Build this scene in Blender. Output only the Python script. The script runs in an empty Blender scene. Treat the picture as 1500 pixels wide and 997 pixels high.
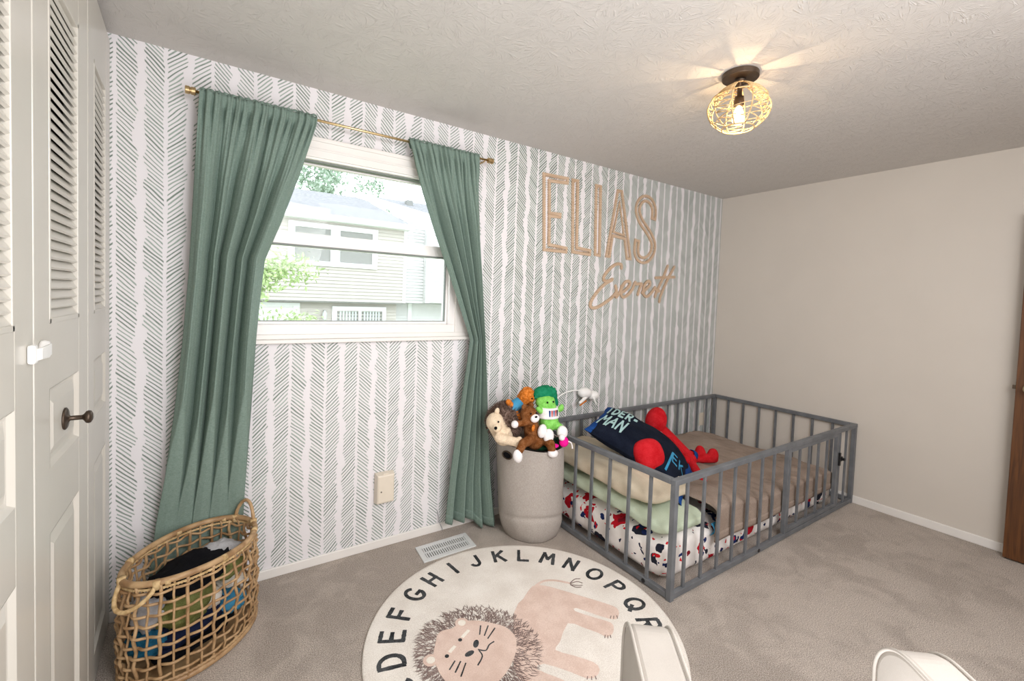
import bpy, bmesh, math, random
from math import sin, cos, pi, radians, sqrt, atan2, exp
from mathutils import Vector, Matrix, noise
random.seed(7)
S = bpy.context.scene
COL = S.collection

# ------------------------------------------------------------------ camera
cam_d = bpy.data.cameras.new('camera')
cam = bpy.data.objects.new('camera', cam_d); COL.objects.link(cam); S.camera = cam
yaw, pitch, roll = radians(33.905), radians(-2.209), radians(2.055)
fw = Vector((sin(yaw)*cos(pitch), cos(yaw)*cos(pitch), sin(pitch)))
rt = Vector((cos(yaw), -sin(yaw), 0)); up = rt.cross(fw)
rt, up = cos(roll)*rt+sin(roll)*up, -sin(roll)*rt+cos(roll)*up
M = Matrix((rt, up, -fw)).transposed().to_4x4(); M.translation = Vector((.3494, -2.4555, 1.4293))
cam.matrix_world = M
cam_d.sensor_width = 36; cam_d.lens = 655.84/1500*36; cam_d.shift_y = -35.7/1500
cam_d.clip_start = .02

# ------------------------------------------------------------------ world, lights, exposure
#ZOOM
wd = bpy.data.worlds.new('sky'); S.world = wd; wd.use_nodes = True
bg = wd.node_tree.nodes['Background']; bg.inputs[0].default_value = (.90, .95, 1, 1); bg.inputs[1].default_value = 3.9
def area(name, loc, tgt, size, power, col=(1, 1, 1)):
    l = bpy.data.lights.new(name, 'AREA'); l.size = size; l.energy = power; l.color = col
    o = bpy.data.objects.new(name, l); COL.objects.link(o); o.location = loc
    o.rotation_euler = (Vector(tgt)-Vector(loc)).to_track_quat('-Z', 'Y').to_euler(); return o
area('photographer_flash', (1.1, -3.15, 2.05), (2.2, -.2, .8), .8, 37, (1, .99, 1))
area('bounced_flash', (2.1, -3.0, 2.32), (2.1, -1.2, 0.3), 1.5, 56, (1, .99, 1))
area('ceiling_bounce', (1.0, -2.6, .8), (.9, -1.3, 2.44), 1.4, 42, (1, .99, 1))
S.view_settings.view_transform = 'Standard'; S.view_settings.look = 'None'
S.view_settings.gamma = 1; S.view_settings.use_curve_mapping = False
S.view_settings.exposure = -0.16
S.cycles.max_bounces = 8; S.cycles.diffuse_bounces = 5; S.cycles.transparent_max_bounces = 12

# ------------------------------------------------------------------ material helpers
def lin(c):
    return tuple(((v/255)/12.92 if v/255 <= .04045 else ((v/255+.055)/1.055)**2.4) for v in c)+(1,)
class E:
    """tiny expression wrapper round math nodes"""
    def __init__(s, nt, so): s.nt, s.s = nt, so
    def op(s, o, *a, clamp=False):
        n = s.nt.nodes.new('ShaderNodeMath'); n.operation = o; n.use_clamp = clamp
        for i, v in enumerate((s,)+a):
            if isinstance(v, E): s.nt.links.new(v.s, n.inputs[i])
            else: n.inputs[i].default_value = v
        return E(s.nt, n.outputs[0])
    def __add__(s, o): return s.op('ADD', o)
    __radd__ = __add__
    def __sub__(s, o): return s.op('SUBTRACT', o)
    def __rsub__(s, o): return s.op('MULTIPLY', -1).op('ADD', o)
    def __mul__(s, o): return s.op('MULTIPLY', o)
    __rmul__ = __mul__
    def __truediv__(s, o): return s.op('DIVIDE', o)
    def floor(s): return s.op('FLOOR')
    def fract(s): return s.op('FRACT')
    def abs(s): return s.op('ABSOLUTE')
    def gt(s, o): return s.op('GREATER_THAN', o)
    def lt(s, o): return s.op('LESS_THAN', o)
    def sm(s, a, b):
        n = s.nt.nodes.new('ShaderNodeMapRange'); n.interpolation_type = 'SMOOTHSTEP'
        s.nt.links.new(s.s, n.inputs[0])
        for i, v in ((1, a), (2, b)):
            if isinstance(v, E): s.nt.links.new(v.s, n.inputs[i])
            else: n.inputs[i].default_value = v
        return E(s.nt, n.outputs[0])
class Mat:
    def __init__(s, name, col=(200, 200, 200), rough=.6, metal=0, spec=.5):
        s.m = bpy.data.materials.new(name); s.m.use_nodes = True; s.nt = s.m.node_tree
        s.b = s.nt.nodes['Principled BSDF']; s.b.inputs['Base Color'].default_value = lin(col)
        s.b.inputs['Roughness'].default_value = rough; s.b.inputs['Metallic'].default_value = metal
        s.b.inputs['Specular IOR Level'].default_value = spec
    def pos(s, scale=(1, 1, 1)):
        tc = s.nt.nodes.new('ShaderNodeNewGeometry')
        if scale == (1, 1, 1): return tc.outputs['Position']
        v = s.nt.nodes.new('ShaderNodeVectorMath'); v.operation = 'MULTIPLY'; s.nt.links.new(tc.outputs['Position'], v.inputs[0]); v.inputs[1].default_value = scale
        return v.outputs[0]
    def xyz(s, vec=None):
        n = s.nt.nodes.new('ShaderNodeSeparateXYZ'); s.nt.links.new(vec or s.pos(), n.inputs[0]); return [E(s.nt, o) for o in n.outputs]
    def comb(s, x, y, z=0.0):
        n = s.nt.nodes.new('ShaderNodeCombineXYZ')
        for i, v in enumerate((x, y, z)):
            if isinstance(v, E): s.nt.links.new(v.s, n.inputs[i])
            else: n.inputs[i].default_value = v
        return n.outputs[0]
    def noise(s, scale=5, detail=3, vec=None, rough=.5, dist=0, out='Fac'):
        n = s.nt.nodes.new('ShaderNodeTexNoise'); s.nt.links.new(vec or s.pos(), n.inputs['Vector'])
        n.inputs['Scale'].default_value = scale; n.inputs['Detail'].default_value = detail; n.inputs['Roughness'].default_value = rough; n.inputs['Distortion'].default_value = dist
        return E(s.nt, n.outputs[0 if out == 'Fac' else 1])
    def white(s, vec):
        n = s.nt.nodes.new('ShaderNodeTexWhiteNoise'); n.noise_dimensions = '3D'; s.nt.links.new(vec, n.inputs['Vector']); return E(s.nt, n.outputs['Value'])
    def vor(s, scale, vec=None, feat='F1', rnd=1):
        n = s.nt.nodes.new('ShaderNodeTexVoronoi'); n.feature = feat; s.nt.links.new(vec or s.pos(), n.inputs['Vector']); n.inputs['Scale'].default_value = scale; n.inputs['Randomness'].default_value = rnd
        return n
    def mix(s, f, a, b):
        n = s.nt.nodes.new('ShaderNodeMix'); n.data_type = 'RGBA'
        if isinstance(f, E): s.nt.links.new(f.s, n.inputs[0])
        else: n.inputs[0].default_value = f
        for i, v in ((6, a), (7, b)):
            if isinstance(v, tuple): n.inputs[i].default_value = lin(v)
            else: s.nt.links.new(v, n.inputs[i])
        return n.outputs[2]
    def color(s, sock): s.nt.links.new(sock, s.b.inputs['Base Color']); return s
    def rough(s, e): s.nt.links.new(e.s, s.b.inputs['Roughness']); return s
    def bump(s, h, strength=.3, dist=.01):
        n = s.nt.nodes.new('ShaderNodeBump'); s.nt.links.new(h.s, n.inputs['Height']); n.inputs['Strength'].default_value = strength; n.inputs['Distance'].default_value = dist
        s.nt.links.new(n.outputs[0], s.b.inputs['Normal']); return s
def simple(name, col, rough=.6, metal=0, var=8, vs=20, bump=0, bs=200, spec=.5, bd=.002):
    m = Mat(name, col, rough, metal, spec)
    if var:
        d = tuple(max(0, c-var) for c in col); l = tuple(min(255, c+var) for c in col)
        m.color(m.mix(m.noise(vs, 3).sm(.3, .7), d, l))
    if bump: m.bump(m.noise(bs, 3), bump, bd)
    return m.m

# ---- carpet: speckled cut pile with brushed patches
m = Mat('carpet', rough=.95, spec=.1)
sp = m.noise(250, 3, rough=.75); pt = m.noise(2.6, 3, dist=.8); pt2 = m.noise(7, 2, dist=1.2)
c1 = m.mix(sp.sm(.36, .64), (160, 148, 138), (232, 221, 211))
c2 = m.mix(sp.sm(.36, .64), (142, 131, 122), (214, 203, 193))
m.color(m.mix((pt*.65+pt2*.35).sm(.42, .60), c1, c2)); m.bump(m.noise(210, 3, rough=.75), 1.0, .007); M_CARPET = m.m
# ---- painted ceiling with stomp-brush relief
m = Mat('textured_ceiling', (208, 204, 200), .75, spec=.3)
wv = m.noise(3.2, 2, out='Color')
va = m.nt.nodes.new('ShaderNodeVectorMath'); va.operation = 'MULTIPLY_ADD'; m.nt.links.new(wv.s, va.inputs[0]); va.inputs[1].default_value = (.12,)*3; m.nt.links.new(m.pos(), va.inputs[2])
h = None
for sc, off in ((6.5, 0), (7.6, 3.7)):
    ad = m.nt.nodes.new('ShaderNodeVectorMath'); ad.operation = 'ADD'; m.nt.links.new(va.outputs[0], ad.inputs[0]); ad.inputs[1].default_value = (off, off*.7, 0)
    v = m.vor(sc, ad.outputs[0])
    df = m.nt.nodes.new('ShaderNodeVectorMath'); df.operation = 'SUBTRACT'; m.nt.links.new(ad.outputs[0], df.inputs[0]); m.nt.links.new(v.outputs['Position'], df.inputs[1])
    dx, dy, dz = m.xyz(df.outputs[0])
    ang = dy.op('ARCTAN2', dx); rad_ = E(m.nt, v.outputs['Distance'])
    rid = m.noise(1, 2, m.comb(ang*9.0, rad_*2.2, m.white(v.outputs['Position'])*9.0), rough=.6)
    hh = rid.sm(.55, .65)*rad_.sm(.05, .25)*(1.0-rad_.sm(.75, 1.05))
    h = hh if h is None else h.op('MAXIMUM', hh)
m.bump(h+m.noise(60, 2)*.15, .42, .006); M_CEIL = m.m
# ---- leaf-stroke wallpaper
m = Mat('leaf_stroke_wallpaper', rough=.7, spec=.25)
X, Y, Z = m.xyz()
COLW, SP = .0829, .0187
u = (X-.0148)/COLW                        # a leaf spine at every even u
wob = m.noise(1, 1, m.comb(X*0.0, Z*5.0, 0.0))
col_i = u.floor(); fr = u.fract()
par = (col_i*.5).fract().gt(.25)          # 1 for odd columns
# distance from the spine side (0) to the gap side (1)
a = fr*(1.0-par)+(1.0-fr)*par
quad = (col_i*.25).fract().gt(.45)  # pairs of columns lean the same way
sgn = 1.0-quad*2.0
rc = m.white(m.comb(col_i, 3.1, .7))
ws = m.noise(1, 2, m.comb(col_i*3.7, Z*9.0, 2.0))
ws2 = m.noise(1, 1, m.comb(col_i*5.1+7.0, Z*2.2, 5.0))
ph = (Z+sgn*(fr-.5)*COLW*(.78+ws2*.38))/SP+rc*7.0+ws*1.5
sid = ph.floor(); pf = (ph.fract()-.5).abs()
r1 = m.white(m.comb(col_i, sid, 1.0)); r2 = m.white(m.comb(col_i, sid, 2.0)); r3 = m.white(m.comb(col_i, sid, 3.0))
lo = .045+r1*.07; gapn = m.noise(1, 2, m.comb(col_i*9.0, Z*8.0, 8.0))
hi = 1.0-(.075+r2*.09+gapn.sm(.40, .68)*.21)
brush = m.noise(1, 2, m.comb(X*500.0, Z*500.0, 0.0))
th = .152+r3*.08+X.sm(1.6, 2.1)*.12+(brush-.5)*.10
ink = (1.0-pf.sm(th-.05, th+.05))*a.sm(lo-.01, lo+.02)*(1.0-a.sm(hi-.02, hi+.02))
tone = m.mix((r1*.5+m.noise(1, 2, m.comb(X*60.0, Z*60.0, 2.0))*.5).sm(.3, .7), (106, 124, 113), (151, 166, 157))
m.color(m.mix(ink*.93, (229, 226, 229), tone)); m.bump(m.noise(120, 2), .03, .002); M_PAPER = m.m

M_WALL = simple('beige_wall_paint', (208, 201, 192), .7, var=1, vs=3, bump=.05, bs=90)
M_TRIM = simple('white_trim_paint', (232, 229, 225), .35, var=2, vs=4)
M_CLOS = simple('closet_door_paint', (206, 202, 193), .28, var=2, vs=4, spec=.6)
M_VINYL = simple('white_window_vinyl', (236, 233, 231), .3, var=1)
M_GASK = simple('dark_glazing_seal', (120, 126, 122), .5, var=0)
M_DARK = simple('painted_hollow_shade', (60, 55, 50), .9, var=0)  # shade inside the closet and the register duct, put into the colour
M_BROWN = simple('stained_door_wood', (88, 52, 24), .42, var=0)
m = Mat('stained_door_wood', (88, 52, 24), .4)
wn = m.noise(1, 4, m.pos((40, 40, 2.5)), dist=1.5); m.color(m.mix(wn.sm(.3, .7), (70, 40, 18), (104, 64, 30))); M_BROWN = m.m
M_BRASS = simple('aged_brass', (206, 180, 136), .3, 1, var=6)
M_KNOBB = simple('satin_brass_knob', (205, 190, 150), .3, 1, var=4)
M_BRONZE = simple('oiled_bronze', (84, 72, 62), .4, .8, var=10)
M_PLAST = simple('white_plastic', (238, 238, 236), .3, var=0)
M_IVORY = simple('ivory_plastic', (222, 212, 196), .35, var=2)
M_VENT = simple('white_enamel_metal', (214, 216, 216), .4, var=2)
M_BLACK = simple('black_plastic', (22, 22, 24), .4, var=3)
M_GREY = simple('grey_painted_wood', (104, 107, 111), .5, var=7, vs=14)
m = Mat('green_slub_curtain', rough=.85, spec=.15)
sl = m.noise(1, 3, m.pos((90, 90, 900))); s2 = m.noise(1, 2, m.pos((800, 800, 70)))
m.color(m.mix((sl*.6+s2*.4).sm(.34, .66), (107, 127, 117), (131, 149, 140))); m.bump(sl+s2, .10, .001); M_CURT = m.m
m = Mat('grey_canvas', rough=.9, spec=.1)
sl = m.noise(1, 3, m.pos((130, 130, 500))); s2 = m.noise(1, 2, m.pos((450, 450, 90)))
m.color(m.mix((sl*.5+s2*.5).sm(.35, .65), (158, 150, 144), (178, 171, 164))); m.bump(sl+s2, .2, .001); M_CANVAS = m.m
m = Mat('rattan', rough=.5)
rn = m.noise(18, 4, dist=.5); m.color(m.mix(rn.sm(.3, .7), (146, 112, 76), (190, 158, 118))); m.bump(m.noise(160, 2), .2, .002); M_RATTAN = m.m
m = Mat('rope', rough=.75)
rn = m.noise(60, 2); m.color(m.mix(rn.sm(.3, .7), (176, 145, 98), (214, 186, 140))); M_ROPE = m.m
m = Mat('light_birch_wood', rough=.55)
rn = m.noise(1, 3, m.pos((9, 9, 140))); m.color(m.mix(rn.sm(.3, .7), (184, 156, 129), (206, 181, 156))); M_BIRCH = m.m
M_RUG = Mat('cream_rug_pile', rough=.95, spec=.08)
rn = M_RUG.noise(6, 4); r2_ = M_RUG.noise(240, 3, rough=.7)
M_RUG.color(M_RUG.mix((rn*.35+r2_*.65).sm(.38, .62), (220, 212, 203), (244, 239, 232))); M_RUG.bump(r2_, .5, .003); M_RUG = M_RUG.m
def pile(name, a, b):
    m = Mat(name, rough=.95, spec=.05); n = m.noise(210, 3, rough=.75); k = m.noise(14, 3)
    m.color(m.mix((n*.6+k*.4).sm(.38, .62), a, b)); m.bump(n, .5, .003); return m.m
M_RBLK = pile('black_rug_pile', (40, 42, 44), (88, 90, 92)); M_RPCH = pile('peach_rug_pile', (214, 188, 175), (230, 208, 196))
M_RMAN = pile('taupe_rug_pile', (116, 98, 94), (150, 132, 126)); M_RWHT = pile('white_rug_pile', (232, 224, 212), (246, 240, 230))
def fabric(name, col, var=10, vs=9, bs=320, b=.25):
    m = Mat(name, rough=.92, spec=.1); n = m.noise(bs, 2); k = m.noise(vs, 3)
    m.color(m.mix((n*.5+k*.5).sm(.36, .64), tuple(max(0, c-var) for c in col), tuple(min(255, c+var) for c in col))); m.bump(n+k*2.0, b, .002); return m.m
M_BLANK = fabric('taupe_fleece', (152, 136, 124), 10, 6, 260, .4)
M_BEIGE = fabric('beige_cotton', (205, 193, 172), 7); M_SAGE = fabric('pale_sage_cotton', (190, 202, 180), 7)
M_CREAM = fabric('cream_upholstery', (188, 182, 175), 4, 12, 600, .15)
M_NAVY = fabric('navy_fleece', (18, 24, 38), 8, 14); M_BLUE = fabric('royal_blue_fleece', (26, 66, 128), 10); M_TEAL = fabric('pale_teal_print', (168, 200, 200), 10)
M_CYAN = fabric('cyan_print', (62, 140, 180), 10); M_RED = fabric('red_fleece', (184, 28, 36), 12, 18)
M_BRN = fabric('brown_plush', (120, 74, 40), 16, 40, 200, .6); M_ORG = fabric('orange_plush', (196, 112, 40), 22, 60, 200, .6)
M_CRM = fabric('cream_plush', (222, 202, 176), 12, 40, 200, .6); M_WPL = fabric('white_plush', (236, 232, 232), 8, 40, 200, .6)
M_LIME = fabric('lime_plush', (126, 196, 92), 16, 40, 200, .6); M_DGRN = fabric('emerald_plush', (26, 122, 86), 10, 40, 200, .6)
M_PINK = fabric('magenta_plush', (226, 24, 140), 10); M_FUR = fabric('brown_fur', (112, 92, 82), 26, 70, 180, .8)
M_LBLUE = fabric('sky_blue_cloth', (74, 150, 190), 10); M_CHAR = fabric('charcoal_cloth', (20, 20, 24), 5); M_LGREY = fabric('pale_grey_cloth', (176, 176, 180), 9)
M_OLIVE = fabric('olive_cloth', (112, 116, 68), 14); M_WHITEC = fabric('white_cloth', (228, 222, 212), 8); M_NVC = fabric('navy_cloth', (30, 38, 66), 8); M_TLC = fabric('teal_cloth', (36, 98, 128), 12)
# printed sheet: red, navy and black blots and little bugs on white
m = Mat('printed_white_sheet', rough=.85, spec=.1)
n1 = m.noise(16, 2, out='Color'); va = m.nt.nodes.new('ShaderNodeVectorMath'); va.operation = 'MULTIPLY_ADD'; m.nt.links.new(n1.s, va.inputs[0]); va.inputs[1].default_value = (.10,)*3; m.nt.links.new(m.pos(), va.inputs[2])
base = m.mix(m.noise(8, 3).sm(.3, .7), (222, 216, 212), (240, 235, 232))
for sc, thr, cols in ((8.0, .34, ((178, 26, 40), (40, 42, 54))), (12, .28, ((120, 26, 38), (30, 44, 92))), (21, .22, ((200, 30, 40), (26, 32, 60)))):
    v = m.vor(sc, va.outputs[0], rnd=.9); r = m.white(v.outputs['Position'])
    msk = E(m.nt, v.outputs['Distance']).lt(thr)
    msk = msk*(r.gt(.28)) if sc < 20 else msk
    base = m.mix(msk, base, m.mix(r.gt(.62), cols[0], cols[1]))
m.color(base); m.bump(m.noise(7, 3), .3, .01); M_SHEET = m.m
# exterior
M_SID = simple('beige_vinyl_siding', (190, 184, 176), .6, var=3, vs=2); M_SIDW = simple('pale_vinyl_siding', (214, 213, 212), .6, var=3, vs=2)
M_EXTW = simple('white_exterior_trim', (228, 228, 228), .5, var=0); M_ROOF = simple('grey_shingles', (134, 134, 137), .9, var=12, vs=12)
M_SCREEN = simple('grey_insect_screen', (134, 134, 130), .7, var=5); M_BLIND = simple('pale_vertical_blind', (196, 202, 200), .6, var=3)
M_LEAF = simple('light_green_leaves', (168, 188, 132), .6, var=16, vs=3); M_LEAF2 = simple('grey_green_leaves', (158, 176, 156), .6, var=14, vs=2); M_BARK = simple('grey_bark', (110, 100, 90), .9, var=14)
M_LAWN = simple('mown_lawn', (110, 126, 80), .95, var=14, vs=3)
# window glass: clear with a weak mirror
m = Mat('clear_window_glass'); nt = m.nt; nt.nodes.remove(m.b)
tr = nt.nodes.new('ShaderNodeBsdfTransparent'); tr.inputs[0].default_value = (.97, .985, .98, 1); gl = nt.nodes.new('ShaderNodeBsdfGlossy'); gl.inputs['Roughness'].default_value = .02
mx = nt.nodes.new('ShaderNodeMixShader'); mx.inputs[0].default_value = .008; nt.links.new(tr.outputs[0], mx.inputs[1]); nt.links.new(gl.outputs[0], mx.inputs[2]); nt.links.new(mx.outputs[0], nt.nodes['Material Output'].inputs[0]); M_GLASS = m.m
m = Mat('lit_bulb', (255, 230, 190)); m.b.inputs['Emission Color'].default_value = (1, .72, .42, 1); m.b.inputs['Emission Strength'].default_value = 620; M_BULB = m.m
m = Mat('bulb_glass'); nt = m.nt; nt.nodes.remove(m.b); tr = nt.nodes.new('ShaderNodeBsdfTransparent'); em = nt.nodes.new('ShaderNodeEmission'); em.inputs[0].default_value = (1, .80, .5, 1); em.inputs[1].default_value = 9
mx = nt.nodes.new('ShaderNodeMixShader'); mx.inputs[0].default_value = .22; nt.links.new(tr.outputs[0], mx.inputs[1]); nt.links.new(em.outputs[0], mx.inputs[2]); nt.links.new(mx.outputs[0], nt.nodes['Material Output'].inputs[0]); M_BGLASS = m.m

# ------------------------------------------------------------------ geometry helpers (all coordinates are world metres)
class MB:
    def __init__(s): s.v = []; s.f = []
    def add(s, vs, fs): b = len(s.v); s.v += [tuple(p) for p in vs]; s.f += [tuple(i+b for i in f) for f in fs]; return s
    def box(s, a, b, rot=None, piv=None):
        (x0, y0, z0), (x1, y1, z1) = a, b
        vs = [Vector(p) for p in ((x0, y0, z0), (x1, y0, z0), (x1, y1, z0), (x0, y1, z0), (x0, y0, z1), (x1, y0, z1), (x1, y1, z1), (x0, y1, z1))]
        if rot is not None:
            c = Vector(piv) if piv is not None else (Vector(a)+Vector(b))/2
            vs = [c+rot @ (p-c) for p in vs]
        return s.add(vs, [(0, 3, 2, 1), (4, 5, 6, 7), (0, 1, 5, 4), (1, 2, 6, 5), (2, 3, 7, 6), (3, 0, 4, 7)])
    def tube(s, pts, r, n=8, closed=False, flat=None):
        pts = [Vector(p) for p in pts]; N = len(pts); rings = []; ref = None
        for i, p in enumerate(pts):
            if closed: t = pts[(i+1) % N]-pts[i-1]
            else: t = pts[min(i+1, N-1)]-pts[max(i-1, 0)]
            t.normalize()
            if ref is None:
                ref = Vector((0, 0, 1)) if abs(t.z) < .9 else Vector((1, 0, 0))
            a = (ref-t*ref.dot(t)).normalized(); ref = a; b = t.cross(a)
            rr = r[i] if isinstance(r, (list, tuple)) else r
            fl = flat or 1
            rings.append([p+a*cos(2*pi*k/n)*rr*fl+b*sin(2*pi*k/n)*rr for k in range(n)])
        vs = [q for rg in rings for q in rg]; fs = []
        for i in range(N if closed else N-1):
            j = (i+1) % N
            for k in range(n): fs.append((i*n+k, i*n+(k+1) % n, j*n+(k+1) % n, j*n+k))
        if not closed: fs += [tuple(range(n-1, -1, -1)), tuple((N-1)*n+k for k in range(n))]
        return s.add(vs, fs)
    def lathe(s, prof, c, n=32, axis=None, cap=True):
        c = Vector(c); R = Vector((0, 0, 1)).rotation_difference(Vector(axis)).to_matrix() if axis is not None else Matrix.Identity(3)
        vs = []; fs = []
        for r, z in prof:
            for k in range(n): vs.append(c+R @ Vector((r*cos(2*pi*k/n), r*sin(2*pi*k/n), z)))
        for i in range(len(prof)-1):
            for k in range(n): fs.append((i*n+k, i*n+(k+1) % n, (i+1)*n+(k+1) % n, (i+1)*n+k))
        if cap: fs += [tuple(range(n-1, -1, -1)), tuple((len(prof)-1)*n+k for k in range(n))]
        return s.add(vs, fs)
    def grid(s, fn, nu, nv, cu=False):
        vs = [fn(i/(nu if cu else nu-1), j/(nv-1)) for j in range(nv) for i in range(nu)]; fs = []
        for j in range(nv-1):
            for i in range(nu if cu else nu-1):
                i2 = (i+1) % nu; fs.append((j*nu+i, j*nu+i2, (j+1)*nu+i2, (j+1)*nu+i))
        return s.add(vs, fs)
    def prism(s, pts, up, f):
        """2-D outline extruded: f(x, y, h) maps to world, h in (0, up)"""
        n = len(pts); vs = [f(x, y, 0) for x, y in pts]+[f(x, y, up) for x, y in pts]
        return s.add(vs, [tuple(range(n-1, -1, -1)), tuple(range(n, 2*n))]+[(i, (i+1) % n, n+(i+1) % n, n+i) for i in range(n)])
    def ring(s, A, B, up, f):
        n = len(A); vs = [f(x, y, h) for P, h in ((A, 0), (B, 0), (B, up), (A, up)) for x, y in P]; fs = []
        for i in range(n):
            j = (i+1) % n
            for k in range(4): fs.append((k*n+i, k*n+j, ((k+1) % 4)*n+j, ((k+1) % 4)*n+i))
        return s.add(vs, fs)
    def ball(s, c, r, rot=None, seg=14, rings=9):
        c = Vector(c); r = (r, r, r) if isinstance(r, (int, float)) else r; R = rot or Matrix.Identity(3); vs = [c+R @ Vector((0, 0, -r[2]))]; fs = []
        for j in range(1, rings):
            t = -pi/2+pi*j/rings
            for k in range(seg): vs.append(c+R @ Vector((r[0]*cos(t)*cos(2*pi*k/seg), r[1]*cos(t)*sin(2*pi*k/seg), r[2]*sin(t))))
        vs.append(c+R @ Vector((0, 0, r[2]))); L = len(vs)-1
        for k in range(seg):
            fs.append((0, 1+(k+1) % seg, 1+k)); fs.append((L, L-seg+k, L-seg+(k+1) % seg))
            for j in range(rings-2): a = 1+j*seg; fs.append((a+k, a+(k+1) % seg, a+seg+(k+1) % seg, a+seg+k))
        return s.add(vs, fs)
    def caps(s, p, q, r1, r2, seg=12):
        p, q = Vector(p), Vector(q); n = 9; pts = []; rr = []
        L = (q-p).length; d = (q-p)/L if L > 0 else Vector((0, 0, 1))
        for k in range(5): a = pi/2*(k+.15)/5; pts.append(p-d*r1*cos(a)); rr.append(r1*sin(a))
        for k in range(1, n): t = k/n; pts.append(p+(q-p)*t); rr.append(r1+(r2-r1)*t)
        for k in range(4, -1, -1): a = pi/2*(k+.15)/5; pts.append(q+d*r2*cos(a)); rr.append(r2*sin(a))
        return s.tube(pts, rr, seg)

def wpos(o):
    p = Vector(o.location)
    while o.parent: o = o.parent; p += Vector(o.location)
    return p
def tag(o, label=None, cat=None, group=None, kind=None):
    if label: o['label'] = label
    if cat: o['category'] = cat
    if group: o['group'] = group
    if kind: o['kind'] = kind
    return o
def obj(name, mb, mat, parent=None, smooth=False, origin=None, bevel=0, sub=0, solid=0, remesh=0):
    me = bpy.data.meshes.new(name)
    if origin is None:
        if parent is not None: origin = wpos(parent)
        else:
            n = len(mb.v); xs = [p[0] for p in mb.v]; ys = [p[1] for p in mb.v]; zs = [p[2] for p in mb.v]
            origin = Vector(((min(xs)+max(xs))/2, (min(ys)+max(ys))/2, min(zs)))
    origin = Vector(origin)
    me.from_pydata([tuple(Vector(p)-origin) for p in mb.v], [], mb.f); me.materials.append(mat)
    bm = bmesh.new(); bm.from_mesh(me); bmesh.ops.recalc_face_normals(bm, faces=bm.faces); bm.to_mesh(me); bm.free()
    if smooth: me.polygons.foreach_set('use_smooth', [True]*len(me.polygons))
    me.update(); o = bpy.data.objects.new(name, me); COL.objects.link(o)
    o.location = origin-(wpos(parent) if parent is not None else Vector((0, 0, 0)))
    if parent is not None: o.parent = parent
    if remesh:
        r = o.modifiers.new('join', 'REMESH'); r.mode = 'VOXEL'; r.voxel_size = remesh; r.use_smooth_shade = True
        q = o.modifiers.new('soften', 'SMOOTH'); q.factor = .5; q.iterations = 4
    if bevel:
        b = o.modifiers.new('bevel', 'BEVEL'); b.width = bevel; b.segments = 2; b.limit_method = 'ANGLE'
    if sub: b = o.modifiers.new('sub', 'SUBSURF'); b.levels = sub; b.render_levels = sub
    if solid: b = o.modifiers.new('solid', 'SOLIDIFY'); b.thickness = solid; b.offset = 0
    return o
def thing(name, loc, label=None, cat=None, group=None, kind=None):
    o = bpy.data.objects.new(name, None); COL.objects.link(o); o.location = loc; o.empty_display_size = .1
    return tag(o, label, cat, group, kind)
def clone(o, dloc, parent=None):
    c = o.copy(); COL.objects.link(c); c.parent = parent if parent is not None else o.parent; c.location = Vector(o.location)+Vector(dloc); return c
def struct(name, mb, mat, parent=None, **k): return tag(obj(name, mb, mat, parent, **k), kind='structure')
def interp(tab, z):
    tab = sorted(tab)
    if z <= tab[0][0]: return tab[0][1]
    for (a, x), (b, y) in zip(tab, tab[1:]):
        if z <= b: t = (z-a)/(b-a); return x+(y-x)*t
    return tab[-1][1]
def catmull(P, k=6, closed=False):
    P = [Vector(p if len(p) == 3 else (p[0], p[1], 0)) for p in P]; n = len(P); out = []
    for i in range(n if closed else n-1):
        g = (lambda j: P[j % n]) if closed else (lambda j: P[max(0, min(n-1, j))])
        a, b, c, d = g(i-1), g(i), g(i+1), g(i+2)
        for q in range(k):
            t = q/k; out.append(.5*((2*b)+(-a+c)*t+(2*a-5*b+4*c-d)*t*t+(-a+3*b-3*c+d)*t**3))
    if not closed: out.append(P[-1])
    return out
def rz(a): return Matrix.Rotation(a, 3, 'Z')
def ry(a): return Matrix.Rotation(a, 3, 'Y')
def rx(a): return Matrix.Rotation(a, 3, 'X')
def nz(x, y, z=0, s=1.0): return noise.noise(Vector((x*s, y*s, z*s)))

# ================================================================== the room shell
W, H = 4.347, 2.44
def slab(name, a, b, mat): return struct(name, MB().box(a, b), mat, origin=((a[0]+b[0])/2, (a[1]+b[1])/2, a[2]))
slab('floor', (-.7, -3.6, -.1), (W+.1, .0, 0), M_CARPET)
slab('ceiling', (-.7, -3.6, H), (W+.1, .1, H+.1), M_CEIL)
WX0, WX1, WZ0, WZ1 = .40, 1.64, 1.195, 2.175     # rough window opening
far = MB()
for a, b in (((-.7, 0, -.1), (WX0, .14, H)), ((WX1, 0, -.1), (W+.1, .14, H)), ((WX0, 0, -.1), (WX1, .14, WZ0)), ((WX0, 0, WZ1), (WX1, .14, H))): far.box(a, b)
struct('wall_far', far, M_PAPER, origin=(2, .07, 0))
slab('wall_right', (W, -3.6, -.1), (W+.1, 0, H), M_WALL)
slab('wall_near', (-.1, -3.7, -.1), (W+.1, -3.6, H), M_WALL)
wl = MB().box((-.72, -2.22, -.1), (-.62, 0, H)).box((-.72, -2.22, 0), (0.0, -2.12, H)).box((-.1, -3.6, 0), (0.0, -2.22, H))
struct('wall_left', wl, M_WALL, origin=(-.35, -1.8, 0))
struct('wall_closet', MB().box((-.618, -2.118, .001), (-.60, -.001, H-.001)).box((-.60, -2.118, .001), (-.03, -2.10, H-.001)).box((-.60, -.012, .001), (-.03, -.001, H-.001)), M_DARK)  # closet lining, coloured dark to paint in the shade behind the louvres
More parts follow.
